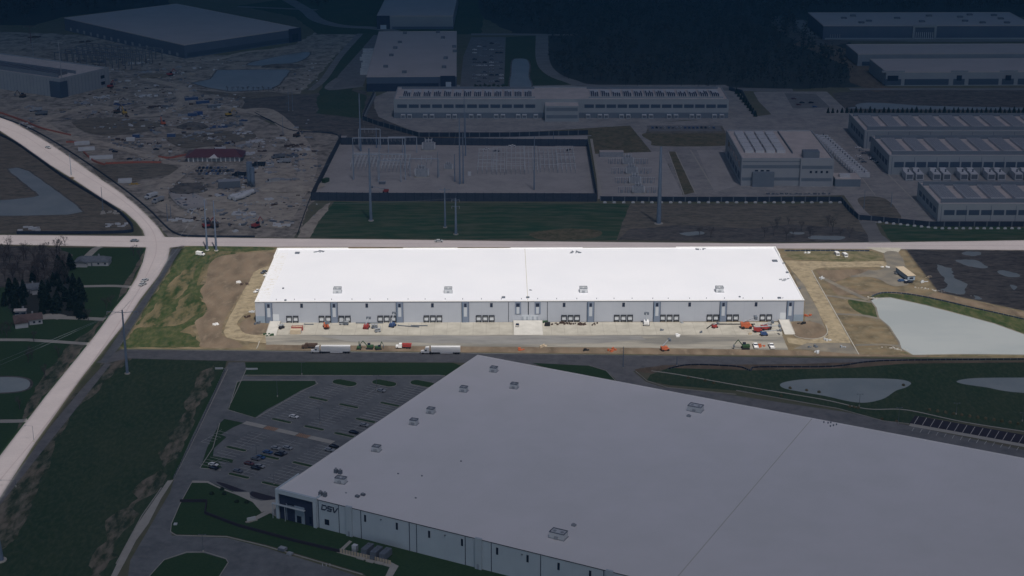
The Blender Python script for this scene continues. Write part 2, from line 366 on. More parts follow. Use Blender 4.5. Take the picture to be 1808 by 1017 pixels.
shade_deck_piece(b, [(-5000, 2100)] + w(*RU[0:]) + w(*HT[1:]) + [(5000, 1100), (5000, 9000), (-5000, 9000)])
shade_deck_piece(b, [(-5000, 1800)] + w(*RL) + w((0, 415), (-600, 412)) + [(-5000, 1050)])
shade_deck_piece(b, [(-5000, 1000)] + w((-600, 430), (0, 432)) + w(*RB) + [(-800, 380), (-5000, 380)])
shade_deck_piece(b, w((300, 438), (327, 433.3), (212, 616), (560, 620.5), (900, 624), (1250, 627.5), (1808, 632.5), (2600, 640)) + [(5000, 760), (5000, -600), (-500, -600), (-700, 300)] + w(*reversed(RR)))
shade_deck_piece(b, w((1598, 440.5), (1808, 442.5), (2600, 447)) + [(5000, 960), (5000, 790)] + w((2600, 632), (2160, 627), (1808, 549), (1656, 516)))
o = b.build('added_shade_deck', cm); o['kind'] = 'structure'  # made-up deck above the view, shaped only for the shade it casts

# ------------------------------------------------------------ terrain patches (pixel outlines laid onto the ground plane)
LV[0] = 0.03
P = patch
P('construction_ground', 'yard', [(-500, 40), (60, 58), (150, 62), (330, 95), (420, 98), (520, 78), (560, 55), (640, 45), (632, 62), (590, 100), (575, 120), (530, 165), (440, 168), (430, 190), (480, 218), (520, 228), (596, 236), (603, 250), (582, 300), (556, 345), (545, 372), (520, 420), (296, 418), (262, 383), (180, 318), (90, 255), (0, 210), (-300, 110)], rough=3)
P('ground_dark_field', 'darksoil', [(432, 166), (520, 168), (640, 158), (662, 175), (668, 240), (600, 240), (480, 218), (428, 192)], rough=3)
P('grass_far', 'grass', [(560, 170), (585, 120), (640, 60), (690, 60), (680, 75), (620, 160), (648, 168), (640, 210), (560, 200)], rough=2)
P('ground_brown_field', 'brownfield', [(165, 292), (240, 286), (300, 291), (316, 298), (300, 308), (240, 318), (190, 320)], True, 1)
P('ground_dark_wood_left', 'forestfloor', [(-900, -30), (280, -30), (300, 8), (110, 30), (60, 45), (-300, 40)], rough=3)
P('grass_top', 'grass', [(420, 10), (700, -30), (860, -30), (850, 60), (690, 62), (560, 60), (520, 30)], rough=2)
P('forest_floor', 'forestfloor', [(830, -60), (3000, -60), (3000, 30), (1425, 30), (1440, 60), (1500, 75), (1530, 100), (1560, 152), (1330, 160), (1060, 152), (990, 145), (968, 120), (965, 62), (905, 58), (850, 30)], rough=4)
P('grass_strip_mid', 'fieldh', [(548, 420), (575, 372), (590, 357), (1114, 360), (1116, 396), (1092, 424)], rough=1.2)
P('ground_brown_strip', 'brownfield', [(1113, 360), (1490, 361), (1560, 428), (1088, 424)], rough=1.5)
P('ground_marsh', 'darksoil', [(1090, 424), (1110, 405), (1200, 398), (1330, 404), (1400, 396), (1480, 402), (1535, 412), (1545, 428)], rough=2)
P('dry_patch', 'dry', [(935, 412), (1000, 404), (1060, 408), (1045, 421), (960, 423)], True, 1)
P('grass_right_strip', 'fieldh', [(1555, 398), (1640, 396), (1808, 402), (2300, 408), (2300, 421), (1808, 424), (1572, 427)], rough=1)
P('ground_far_right', 'darksoil', [(1470, 165), (1560, 156), (3000, 150), (3000, 196), (1500, 198), (1480, 190)], rough=2)
P('water_far_pond_right', 'waterd', [(1512, 188), (1522, 182), (1560, 182), (1640, 187), (1808, 190), (2200, 192), (2200, 196), (1560, 193)], True, 0)
P('ground_site_right', 'soil', [(1490, 85), (1515, 100), (1530, 112), (1562, 152), (1590, 158), (1545, 163), (1500, 145), (1500, 120), (1440, 92), (1400, 78), (1430, 66)], rough=2)
P('dirt_far', 'darksoil', [(1360, 30), (1430, 38), (1500, 72), (1440, 80), (1380, 60)], True, 2)
P('grass_campus', 'dry', [(890, 218), (1110, 218), (1150, 270), (1050, 272), (1040, 240), (890, 240)], rough=1)
P('pavement_campus_far', 'campus', [(693, 158), (660, 172), (662, 205), (740, 236), (890, 236), (1110, 222), (1210, 212), (1340, 212), (1320, 178), (1300, 160), (1280, 150), (700, 150)])
P('pavement_campus', 'campus', [(1110, 219), (1240, 212), (1340, 205), (1380, 200), (1410, 240), (1560, 390), (1530, 400), (1490, 345), (1206, 350), (1180, 290), (1150, 268)])
P('pavement_campus_right', 'campus', [(1330, 162), (1460, 162), (1500, 200), (2400, 198), (2400, 400), (1808, 396), (1660, 392), (1560, 392), (1400, 240), (1340, 180)])
P('grass_campus_island', 'dry', [(1140, 235), (1275, 234), (1285, 252), (1270, 258), (1160, 258), (1150, 250)], True, .5)
P('ground_campus_slope', 'brownfield', [(1145, 222), (1275, 222), (1282, 236), (1140, 236)])
P('parking_campus', 'asphalt', [(1142, 222), (1270, 222), (1276, 232), (1146, 232)])
P('grass_verge_campus', 'dry', [(1180, 268), (1192, 268), (1226, 340), (1206, 345)], rough=.6)
P('parking_campus_far', 'asphalt', [(1385, 165), (1440, 166), (1466, 190), (1400, 192)])
P('pavement_pad', 'gravel', [(1230, 265), (1275, 265), (1306, 327), (1262, 340)])
P('ground_planting', 'brownfield', [(1514, 352), (1560, 350), (1590, 380), (1580, 388), (1545, 386)], True, .5)
P('driveway_right', 'asphalt_worn', [(1516, 390), (1543, 388), (1556, 414), (1574, 428), (1534, 430), (1532, 416)])
P('path_substation', 'yardlight', [(573, 362), (583, 358), (579, 372), (562, 392), (547, 420), (524, 420), (540, 395)], rough=1)
P('substation_yard', 'gravel', [(600, 240), (1037, 240), (1055, 352), (550, 353)])
P('substation_yard_small', 'gravel', [(1050, 272), (1168, 268), (1208, 350), (1056, 352)])
P('grass_substation_back', 'darksoil', [(640, 196), (655, 176), (668, 206), (740, 240), (890, 240), (890, 244), (610, 244), (640, 215)], rough=1)
# far parking lots and lawns
P('parking_far_left', 'asphalt', [(660, 62), (692, 62), (647, 136), (640, 152), (580, 160), (600, 130), (636, 90)])
P('parking_far_centre', 'asphalt', [(832, 66), (896, 66), (890, 152), (812, 155), (818, 100)])
P('grass_pond_centre', 'grass', [(893, 66), (952, 62), (950, 110), (970, 135), (1010, 150), (890, 153)])
P('water_pond_centre', 'waterd', [(905, 108), (914, 104), (930, 106), (935, 118), (933, 135), (937, 154), (902, 155), (903, 130)], True)
P('water_construction_pond', 'waterd', [(338, 147), (372, 140), (384, 124), (505, 123), (512, 126), (492, 150), (478, 158), (410, 162), (372, 156)], False, 1)
P('water_construction_basin', 'waterd', [(440, 112), (490, 100), (545, 92), (535, 106), (500, 114), (448, 116)], True)
P('ground_bank', 'brownfield', [(330, 158), (412, 165), (480, 162), (520, 168), (425, 176)], rough=1)
# far roads
for px, wd in (([(500, -5), (540, 18), (560, 35), (600, 46), (660, 50), (700, 56)], 16), ([(832, 61), (900, 61), (965, 62)], 12), ([(957, 62), (958, 105), (972, 128), (1005, 143), (1060, 153), (1300, 158), (1400, 160)], 14),
               ([(420, 12), (560, 18)], 8), ([(1409, 36), (1450, 66), (1600, 72), (1808, 72), (2200, 72)], 12), ([(955, 62), (1020, 62)], 8), ([(640, 152), (588, 158), (582, 152), (600, 138)], 8), ([(636, 60), (600, 100), (572, 140), (548, 160)], 7), ([(1500, 158), (1808, 158), (2300, 158)], 10)):
    ribbon('road_far', 'asphalt_worn', px, wd)
for px, wd in (([(70, 215), (130, 196), (180, 190), (240, 205), (300, 196), (330, 160), (255, 140)], 11), ([(70, 215), (110, 238), (190, 256), (260, 275), (300, 288), (350, 290)], 10),
               ([(340, 290), (310, 312), (290, 330), (282, 352), (300, 372), (350, 384), (420, 392), (505, 400)], 12), ([(225, 332), (290, 318), (330, 296)], 8), ([(255, 160), (315, 160), (330, 176), (470, 205), (520, 232)], 9),
               ([(420, 200), (470, 196), (520, 240), (545, 290), (520, 350), (490, 400)], 14), ([(90, 248), (120, 244), (150, 250)], 8), ([(330, 110), (380, 106), (440, 92), (520, 86)], 9)):
    ribbon('haul_road', 'yardlight', px, wd)
P('ground_pad', 'yardlight', [(480, 270), (520, 300), (500, 372), (420, 395), (330, 370), (310, 345), (350, 330), (420, 340), (450, 300)], True, 3)
P('ground_excavation', 'brownfield', [(130, 215), (200, 208), (290, 220), (260, 232), (190, 240), (140, 228)], True, 3)
P('ground_excavation_two', 'brownfield', [(300, 240), (420, 232), (450, 245), (330, 262)], True, 3)
P('ground_basin', 'gravel', [(300, 338), (310, 332), (360, 350), (362, 366), (330, 370), (312, 360)], True, .5)
LV[0] = .031
P('ground_triangle', 'brownfield', [(-900, 200), (0, 236), (40, 262), (92, 300), (180, 355), (220, 382), (232, 400), (228, 411), (0, 412), (-900, 410)], rough=1)
P('water_left_pond', 'waterd', [(-400, 350), (10, 353), (60, 348), (70, 345), (62, 338), (20, 306), (14, 298), (30, 296), (50, 302), (90, 330), (135, 362), (146, 374), (120, 379), (20, 381), (-400, 383)], False, .8)
P('grass_west', 'lawn', [(-900, 434), (258, 438), (252, 463), (223, 519), (162, 600), (82, 698), (0, 805), (-900, 1800)])
P('ground_wood_west', 'darksoil', [(-900, 434), (100, 436), (128, 450), (110, 500), (20, 506), (-900, 510)], rough=3)
P('ground_roadside', 'brownfield', [(255, 444), (249, 465), (222, 516), (205, 534), (215, 508), (240, 470)], rough=1)
P('ground_roadside_low', 'rough', [(195, 548), (160, 600), (85, 690), (30, 760), (60, 690), (120, 610), (150, 590)], rough=2)
P('ground_under_conifers', 'forestfloor', [(24, 512), (60, 500), (100, 484), (128, 490), (146, 515), (148, 548), (120, 562), (76, 556), (30, 556), (10, 545)], True, 3)
P('water_small_pond', 'waterd', [(-60, 672), (0, 666), (40, 668), (53, 676), (45, 688), (10, 693), (-60, 692)], True)
for px, wd in (([(-400, 597), (0, 600), (60, 601), (165, 608)], 4), ([(75, 562), (110, 561), (185, 564)], 5), ([(140, 506), (200, 505), (232, 507)], 4), ([(155, 452), (168, 440), (178, 436)], 5), ([(-300, 742), (0, 744), (48, 742)], 4), ([(60, 562), (90, 558), (110, 561)], 8)):
    ribbon('driveway', 'walk', px, wd)
LV[0] = max(LV[0], .09)
roadpts = [G(*p) for p in RU] + [G(*p) for p in HT[1:]] + [G(*p) for p in ((2600, 446), (1808, 441.8), (1596, 440.3), (1360, 439), (1000, 437), (490, 436), (330, 434.5), (300, 437.5))] + [G(*p) for p in RR[1:]] + [G(*p) for p in reversed(RB)] + [G(*p) for p in ((0, 432), (-600, 430), (-600, 412), (0, 415))] + [G(*p) for p in reversed(RL)]
wpoly([p.xy for p in roadpts], LV[0], 'road', M['road'])['kind'] = 'structure'; LV[0] += .006
P('asphalt_road_shoulder', 'asphalt_new', [(304, 440), (320, 439), (262, 532), (212, 612), (188, 640), (176, 640), (205, 598), (240, 545), (284, 484)])
ribbon('road_joint', 'roadline', [(-100, 190), (30, 234), (100, 279), (200, 342), (258, 392), (276, 432), (262, 480), (200, 586), (100, 726), (0, 848), (-60, 920)], .6)
ribbon('road_joint', 'roadline', [(-600, 424), (0, 424), (250, 427), (490, 429), (1130, 433), (1600, 434), (2300, 432)], .6)
LV[0] = .0325
P('ground_east', 'darksoil', [(1596, 440), (1808, 442), (2600, 446), (2600, 640), (1808, 552), (1656, 516)])
P('water_puddles', 'waterd', [(1652, 466), (1668, 470), (1682, 476), (1690, 492), (1706, 504), (1704, 520), (1672, 516), (1655, 510), (1672, 504), (1664, 486)], True, 3)
P('water_puddle', 'waterd', [(1688, 460), (1716, 458), (1745, 470), (1740, 474), (1712, 470)], True, 3)
for q_ in ([(1700, 447), (1722, 444), (1735, 449), (1716, 453)], [(1720, 520), (1735, 527), (1722, 528)], [(1765, 478), (1790, 482), (1796, 488), (1775, 486)]): P('water_puddle', 'waterd', q_, True, 3)
P('water_puddle', 'waterd', [(1783, 503), (1796, 506), (1790, 512)], True, .5)

LV[0] = .15
for q_, w_ in (([(1219, 265), (1263, 338)], 1.2), ([(1193, 268), (1229, 343)], .8), ([(1262, 338), (1308, 337)], .8), ([(1247, 305), (1290, 304)], .8), ([(1466, 240), (1500, 285), (1545, 345)], .8), ([(1545, 346), (1590, 388)], .8), ([(1500, 210), (1530, 245)], .8), ([(1560, 352), (1612, 354)], .8), ([(1330, 341), (1545, 342)], .8), ([(1180, 268), (1208, 345)], .8), ([(1560, 300), (1612, 352), (1660, 396)], 1.0)):
    ribbon('kerb_campus', 'walk', q_, w_, False)
for q_ in ([(1200, 412), (1235, 409), (1245, 414), (1215, 417)], [(1438, 416), (1490, 418), (1480, 424), (1430, 422)], [(1394, 410), (1420, 411), (1412, 415), (1396, 414)]): P('water_marsh', 'waterd', q_, True, 1.5)
LV[0] = .036
P('ground_parcel', 'straw', [(328, 434), (1598, 438), (1658, 516), (1808, 549), (2300, 660), (1808, 632), (1250, 627), (212, 615)])
P('grass_parcel_west', 'parcelgrass', [(328, 435), (492, 437), (470, 441), (420, 446), (385, 462), (362, 490), (352, 520), (365, 545), (340, 575), (352, 598), (350, 614), (214, 614)], rough=3)
P('grass_swath', 'greenstreak', [(328, 436), (480, 438), (440, 444), (360, 446), (330, 470), (300, 500), (280, 530), (265, 552), (240, 575), (260, 540), (300, 480)], True, 2)
P('grass_swath', 'greenstreak', [(356, 456), (372, 452), (355, 480), (348, 505), (320, 530), (300, 556), (275, 572), (285, 550), (320, 520), (340, 490)], True, 2)
P('grass_swath', 'greenstreak', [(344, 508), (372, 497), (398, 484), (388, 496), (360, 512), (370, 530), (350, 524), (338, 518)], True, 1)
P('grass_swath', 'greenstreak', [(320, 572), (340, 560), (366, 550), (352, 566), (330, 580), (300, 596), (262, 600), (228, 602), (240, 580), (272, 578)], True, 2)
P('grass_swath', 'greenstreak', [(228, 596), (260, 582), (330, 588), (356, 606), (352, 614), (300, 612), (216, 613)], True, 2)
P('ground_graded', 'soil', [(372, 462), (410, 449), (487, 447), (470, 470), (440, 500), (400, 560), (392, 590), (420, 604), (425, 614), (356, 614), (352, 600), (345, 570), (368, 548), (356, 520), (364, 490)], True, 1.5)
P('track_west', 'tan', [(487, 466), (460, 474), (448, 482), (430, 514), (402, 566), (394, 586), (400, 596), (425, 602), (470, 606), (470, 614), (560, 613), (560, 590), (468, 590), (425, 582), (418, 572), (430, 556), (452, 548), (452, 530), (470, 490)], False, .8)
P('ground_mound_west', 'soil', [(424, 572), (440, 562), (452, 568), (474, 574), (472, 586), (452, 591), (428, 586)], True, .5)
P('court_asphalt', 'court', [(468, 591.5), (1381, 591.5), (1392, 618), (1240, 616), (1000, 613), (860, 612.5), (470, 609)], rough=.4)
P('court_asphalt_new', 'asphalt_worn', [(560, 593), (1130, 593), (1140, 600), (1060, 606), (900, 608), (620, 603)], rough=1.5)
P('ground_boundary_strip', 'soil', [(470, 609), (860, 612.5), (1240, 616), (1420, 619), (1640, 626), (1640, 631), (1250, 627), (470, 618)], rough=.8)
P('dock_apron', 'concrete', [(490, 569.5), (1376, 569), (1382, 591.5), (489, 591.5)])
P('court_concrete_patch', 'court', [(1200, 593), (1381, 592), (1391, 617), (1260, 617)], rough=.6)
P('track_east', 'tan', [(1384, 460), (1470, 462), (1560, 461), (1580, 468), (1560, 472), (1450, 473), (1434, 478), (1444, 500), (1470, 545), (1502, 604), (1496, 612), (1430, 612), (1392, 606), (1388, 596), (1440, 600), (1462, 592), (1456, 575), (1440, 540), (1420, 505), (1400, 480), (1395, 472)], False, .8)
P('gravel_east_strip', 'graygravel', [(1402, 484), (1418, 500), (1440, 540), (1456, 575), (1462, 592), (1448, 580), (1430, 566), (1421, 570), (1421, 531), (1395, 474)], False, .5)
P('ground_mound_east', 'soil', [(1399, 570), (1430, 568), (1452, 574), (1460, 588), (1448, 597), (1420, 599), (1402, 592), (1396, 580)], True, .6)
P('gravel_south_east', 'graygravel', [(1425, 606), (1500, 606), (1518, 626), (1460, 622), (1400, 616)], rough=.8)
P('grass_north_east', 'dry', [(1384, 444), (1440, 442), (1540, 444), (1560, 450), (1560, 460), (1500, 463), (1400, 459)], rough=.8)
P('entrance_concrete', 'concrete', [(1528, 437), (1592, 438), (1586, 446), (1560, 447)], False)
P('gravel_entrance', 'graygravel', [(1560, 447), (1586, 446), (1600, 470), (1605, 500), (1575, 505), (1540, 490), (1500, 490), (1520, 478), (1562, 474)], True, 1.5)
P('ground_east_slope', 'soil', [(1440, 478), (1540, 475), (1500, 490), (1470, 500), (1520, 515), (1600, 516), (1808, 560), (2200, 650), (2200, 640), (1808, 552), (1656, 517), (1600, 530), (1540, 520), (1480, 522)], False, 1)
P('ground_pond_bank', 'straw', [(1475, 528), (1538, 524), (1556, 560), (1590, 615), (1600, 628), (1520, 626), (1500, 590)], rough=.8)
P('grass_green_wedge', 'greenstreak', [(1497, 531), (1512, 528), (1538, 533), (1548, 546), (1551, 562), (1530, 558), (1506, 546)], True, .4)
P('grass_pond_bank', 'greenstreak', [(1536, 524), (1560, 518), (1600, 520), (1690, 537), (1808, 563), (2300, 690), (2300, 650), (1808, 597), (1700, 566), (1640, 550), (1580, 530), (1545, 528)], False, .8)
P('grass_pond_south', 'dry', [(1586, 622), (1610, 628), (1700, 629), (1808, 631), (2000, 636), (2000, 624), (1700, 624)], rough=.8)
P('water_pond', 'water', [(1538, 531), (1546, 527), (1572, 526), (1600, 532), (1640, 541), (1700, 557), (1755, 572), (1808, 591), (1900, 630), (1880, 640), (1808, 626.5), (1700, 625.5), (1612, 627), (1592, 616), (1588, 604), (1572, 578), (1553, 562), (1548, 544)], False, .3)
for px, wd in (([(1458, 522), (1500, 528), (1538, 534)], 3), ([(1477, 555), (1520, 557), (1551, 563)], 3), ([(1510, 610), (1560, 609), (1588, 612)], 2.5), ([(1450, 490), (1500, 515), (1532, 530)], 3.5)):
    ribbon('gravel_swale', 'graygravel', px, wd)

LV[0] = .0345
P('ground_south', 'ground', [(-300, 1300), (197, 600), (212, 616), (1808, 634), (2600, 645), (2600, 1500), (-300, 1500)])
P('field_south', 'field', [(205, 628), (330, 634), (402, 637), (340, 790), (300, 850), (190, 1040), (-200, 1040), (-200, 980), (0, 892), (70, 790), (150, 690)], rough=.8)
P('dry_west', 'rough', [(196, 630), (228, 634), (170, 690), (120, 745), (100, 780), (72, 860), (40, 930), (5, 970), (-60, 960), (10, 880), (70, 790), (140, 690)], True, 3)
P('dry_mid_strip', 'rough', [(376, 640), (384, 640), (352, 720), (330, 770), (300, 830), (250, 890), (218, 940), (190, 990), (170, 1030), (150, 1030), (160, 990), (200, 920), (240, 870), (290, 800), (325, 720), (350, 670)], True, 5)
P('asphalt_shoulder', 'asphalt', [(185, 642), (196, 642), (120, 740), (60, 815), (0, 892), (-60, 980), (-75, 960), (0, 876), (90, 752), (150, 680)])
P('road_south', 'asphalt', [(170, 640), (214, 617), (560, 620), (900, 624), (1250, 629), (1480, 633), (1600, 634), (1600, 644), (1450, 646), (1250, 646), (1130, 650), (1118, 656), (1140, 674), (1170, 684), (1240, 690), (1500, 729), (1808, 795), (2300, 900), (2300, 1000), (1808, 815), (1500, 760), (1200, 700), (1120, 690), (1095, 676), (1065, 652), (1000, 646), (800, 640), (430, 638), (225, 633), (186, 642)])
P('grass_far_verge', 'lawn', [(940, 641), (1040, 646), (1070, 654), (1085, 668), (1095, 680), (1000, 662)])
P('dry_verge', 'soil', [(1120, 652), (1170, 645), (1400, 643), (1600, 637), (1808, 638), (1808, 644), (1500, 652), (1330, 654), (1180, 650), (1150, 660), (1122, 656)], rough=.8)
P('lawn_east', 'field', [(1148, 662), (1180, 650), (1330, 654), (1500, 650), (1600, 642), (1808, 640), (2400, 650), (2400, 880), (1808, 762), (1625, 735), (1604, 748), (1560, 744), (1480, 722), (1300, 690), (1180, 680), (1142, 672)])
P('water_east_pond', 'waterd', [(1378, 678), (1400, 672), (1440, 669), (1520, 668), (1585, 670), (1608, 676), (1600, 684), (1582, 690), (1560, 704), (1530, 711), (1500, 709), (1460, 700), (1420, 693), (1385, 686)], True)
P('water_east_pond_two', 'waterd', [(1690, 673), (1720, 668), (1808, 667), (2000, 668), (2000, 700), (1808, 694), (1740, 684), (1700, 678)], True)
P('asphalt_trailer_stalls', 'mulch', [(1616, 734), (1808, 768), (2100, 822), (2100, 850), (1808, 784), (1605, 748)])
ribbon('concrete_dolly_pad', 'walk', [(1606, 750), (1700, 767), (1808, 787), (2100, 842)], 3.4, False)
ribbon('path_stone', 'walk', [(1150, 655), (1200, 662), (1300, 680), (1450, 705), (1530, 722), (1600, 724), (1700, 745), (1808, 762)], .9)
# the near warehouse's own roads
P('drive_near', 'asphalt_new', [(404, 640), (432, 640), (434, 650), (440, 690), (470, 740), (430, 800), (400, 850), (342, 856), (322, 892), (303, 930), (303, 946), (400, 950), (470, 968), (640, 1020), (760, 1100), (500, 1200), (200, 1200), (230, 990), (300, 870), (332, 770), (370, 700)])
P('sidewalk_west', 'walk', [(296, 849), (306, 848), (285, 880), (262, 925), (240, 955), (222, 990), (200, 1030), (190, 1030), (210, 988), (240, 930), (270, 886)])
P('lawn_strip', 'lawn', [(433, 640), (800, 641), (825, 650), (786, 664), (430, 662), (434, 652)])
P('grass_road_verge', 'lawn', [(390, 652), (397, 652), (335, 780), (306, 846), (300, 846), (330, 775)])
P('parking_lot', 'asphalt_new', [(405, 665), (776, 662), (800, 668), (850, 640), (480, 900), (350, 848), (352, 830), (372, 776), (400, 726), (420, 690)])
P('lawn_corner', 'lawn', [(402, 724), (418, 676), (428, 673), (556, 673), (558, 679), (535, 688), (500, 708), (470, 724), (450, 738), (440, 736)])
P('lawn_bulb', 'lawn', [(388, 748), (396, 740), (430, 747), (410, 756), (390, 768), (400, 772), (378, 792), (376, 806), (412, 812), (410, 818), (385, 814), (392, 826), (375, 829), (354, 826), (366, 790)], False)
P('lawn_front', 'lawn', [(338, 852), (370, 852), (396, 862), (430, 876), (456, 895), (462, 908), (492, 906), (560, 905), (800, 965), (1000, 1010), (1100, 1090), (700, 1060), (640, 1012), (470, 962), (400, 946), (310, 944), (300, 936), (304, 924), (318, 890)])
P('planting_bed', 'mulch', [(382, 852), (400, 855), (430, 866), (436, 868), (410, 867)], True)
P('planting_bed', 'mulch', [(445, 868), (462, 872), (490, 880), (488, 884), (470, 884), (452, 880), (442, 874)], True)
P('walk_entrance', 'walk', [(340, 849), (368, 850), (382, 858), (410, 869), (440, 870), (442, 880), (462, 885), (490, 882), (492, 916), (470, 902), (462, 905), (452, 894), (446, 887), (420, 875), (390, 864), (366, 853), (338, 853)])
P('lawn_island', 'lawn', [(262, 1020), (290, 990), (330, 977), (360, 977), (398, 988), (402, 994), (380, 1030), (330, 1080), (240, 1080)], False)
P('path_walk', 'walk', [(452, 912), (470, 902), (466, 898), (478, 906), (446, 922), (438, 924)], False)
P('court_walk', 'walk', [(594, 976), (617, 955), (622, 957), (602, 976), (690, 993), (704, 1000), (680, 1040), (670, 1040), (688, 1002), (660, 994)])
for px in ([(404, 722), (419, 674), (430, 671.5), (556, 672), (561, 678), (540, 688), (452, 739), (402, 724)], [(433, 663), (786, 664)], [(388, 748), (376, 792), (353, 827), (390, 831)], [(340, 850), (318, 890), (303, 925), (301, 940), (312, 946), (400, 948), (470, 965), (640, 1015)],
           [(262, 1020), (290, 989), (330, 975.5), (362, 975.5), (399, 987), (403, 994), (380, 1030)], [(436, 650), (408, 712)], [(402, 653), (336, 790), (306, 848)], [(1122, 656), (1142, 673), (1180, 685), (1300, 697)], [(1040, 646), (1070, 655), (1090, 676)], [(1300, 690), (1480, 722), (1560, 744), (1605, 749)], [(205, 996), (250, 912), (285, 862)]):
    ribbon('kerb', 'kerb', px, .32, False, h=.13 + LV[0])
# ------------------------------------------------------------ buildings
class B:
    """a building frame: local x along its front from pixel corner C to R, local y going back; z up. Local z=0 is the ground."""
    def __init__(s, name, label, cat, C, Rr, h, D, yaw=None, Wd=None, group=None, z0=0.0):
        c, r = G(C[0], C[1], h), G(Rr[0], Rr[1], h); d = r - c
        s.yaw = math.atan2(d.y, d.x) if yaw is None else yaw
        s.W = Wd or d.length; s.D = D; s.h = h; s.ex = Vector((math.cos(s.yaw), math.sin(s.yaw), 0)); s.ey = Vector((-s.ex.y, s.ex.x, 0))
        s.o = Vector((c.x, c.y, z0)); s.t = thing(name, label, cat, s.o, s.yaw, group)
    def x(s, px, z):            # local x of a front-wall point seen at pixel column px, height z
        lo, hi = -50.0, s.W + 300
        for _ in range(40):
            m = (lo + hi) / 2; w = s.o + s.ex * m; dz = z - CAMH; f = w.y * math.cos(PIT) - dz * math.sin(PIT)
            if CX + FPX * w.x / f < px: lo = m
            else: hi = m
        return lo
    def loc(s, px, py, z=0):    # local coordinates of the point at height z under a pixel
        w = G(px, py, z) - s.o; return w.dot(s.ex), w.dot(s.ey)
    def world(s, x, y, z=0): w = s.o + s.ex * x + s.ey * y; return Vector((w.x, w.y, z))
    def shell(s, wm, rm, par=.7, pm=None, pt=.4):
        MB().box(0, 0, 0, s.W, s.D, s.h - .02).build('wall', M[wm], s.t)
        b = MB(); b.box(.05, .05, s.h - .018, s.W - .05, s.D - .05, s.h + .10); s.roof = b.build('roof', M[rm], s.t)
        if par:
            b = MB(); z0, z1 = s.h - .25, s.h + par
            b.box(-.06, -.06, z0, s.W + .06, pt, z1); b.box(-.06, s.D - pt, z0, s.W + .06, s.D + .06, z1)
            b.box(-.06, pt, z0, pt, s.D - pt, z1); b.box(s.W - pt, pt, z0, s.W + .06, s.D - pt, z1)
            b.build('parapet', M[pm or rm], s.t)
        return s
    def bx(s, nm, m, x0, y0, z0, x1, y1, z1): return MB().box(x0, y0, z0, x1, y1, z1).build(nm, M[m], s.t)

# ---- the new white warehouse
m = B('warehouse', 'long white-roofed new warehouse in sunshine behind a concrete dock apron', 'warehouse', (450, 533.5), (1420, 530.5), 12.5, 99.8)
m.shell('wall', 'roofw', .45, 'coping', .55)
z = m.h
m.bx('coping', 'copingd', -.1, -.13, z - .32, m.W + .1, -.065, z - .02)
# taller parapet round the back corners
W_, D_ = m.W, m.D
for q_ in ((-.3, D_ - 17, z - 1, .5, D_ + .3, z + .9), (W_ - .5, D_ - 17, z - 1, W_ + .3, D_ + .3, z + .9), (.5, D_ - .5, z - 1, 44, D_ + .3, z + .9), (W_ - 62, D_ - .5, z - 1, W_ - .5, D_ + .3, z + .9), (78, D_ - .5, z - .3, 112, D_ + .3, z + .7), (145, D_ - .5, z - .3, 190, D_ + .3, z + .7)):
    m.bx('corner_parapet', 'coping', *q_)
m.bx('roof_joint', 'seam', m.x(932, z) - .16, .6, z + .1, m.x(932, z) + .16, m.D - .6, z + .16)
m.bx('roof_dirt', 'roofstain', .6, 1, z + .1, 7.5, 92, z + .112)
def pier(px, s=0):
    x = m.x(px, 6)
    f = m.bx('pilaster', 'wallc', x, -.45, 0, x + 3.7, .05, 12.1)
    q = MB().box(x + .95, -.53, 3.6, x + 2.75, -.452, 9.2).build('pier_panel', M['wallp'], f)
    q = MB().box(x + 1.2, -.6, 9.3, x + 2.5, -.455, 11.4).build('window', M['glass'], f)
    for xx in (x - .22, x + 3.72): MB().box(xx, -.5, .02, xx + .2, .04, 12.08).build('pier_edge', M['navy'], f)
    q = MB().box(x + .1, -.62, .05, x + .6, -.46, 12).build('pipe', M['steel'], f)
for px in (469, 584.5, 700, 816, 1037, 1154, 1271, 1389): pier(px)
for px in (909.5, 944):
    x = m.x(px, 6); f = m.bx('pilaster', 'wallc', x, -.3, 5, x + 3.4, .05, 12.1)
    MB().box(x + .8, -.36, 5.2, x + 2.4, -.303, 9.2).build('pier_panel', M['wallp'], f); MB().box(x + .6, -.4, 9.3, x + 2.6, -.305, 11.4).build('window', M['glass'], f)
for px, ww in ((897.5, .3), (932, .55), (966, .3)):
    x = m.x(px, 6); m.bx('wall_joint', 'blackmetal', x, -.06, 0, x + ww, .02, 12.2)
for px in (532.5, 647.6, 763.5, 867.6, 996, 1101, 1217.7, 1335):
    x = m.x(px, 10); f = m.bx('window', 'glass', x - .75, -.09, 9.1, x + .75, .04, 11.5); MB().box(x - .85, -.05, 9.0, x + .85, .03, 9.1).build('sill', M['frame'], f)
for px in (505.7, 517.2, 563, 574.8, 598, 609.4, 666.6, 678, 689.7, 748, 759.6, 771, 840.3, 852, 863.4, 991, 1002.6, 1014, 1084, 1096, 1107.6, 1165.4, 1177.3, 1189.3, 1247.8, 1259.3, 1282.8, 1294.4, 1341.4, 1353):
    x = m.x(px, 2.5); bb = MB()
    bb.box(x, -.55, .9, x + .42, .02, 4.3); bb.box(x + 2.75, -.55, .9, x + 3.17, .02, 4.3); bb.box(x + .42, -.6, 3.7, x + 2.75, .02, 4.3); bb.box(x + .42, -.5, .9, x + 2.75, .02, 1.2)
    f = bb.build('dock_seal', M['blackmetal'], m.t)
    d = MB().box(x + .43, -.12, 1.21, x + 2.74, .03, 3.69).build('dock_door', M['door'], f)
    for s_ in (0, 1): MB().box(x + .15 + 2.5 * s_, -.75, .35, x + .5 + 2.5 * s_, -.08, .88).build('bumper', M['black'], f)
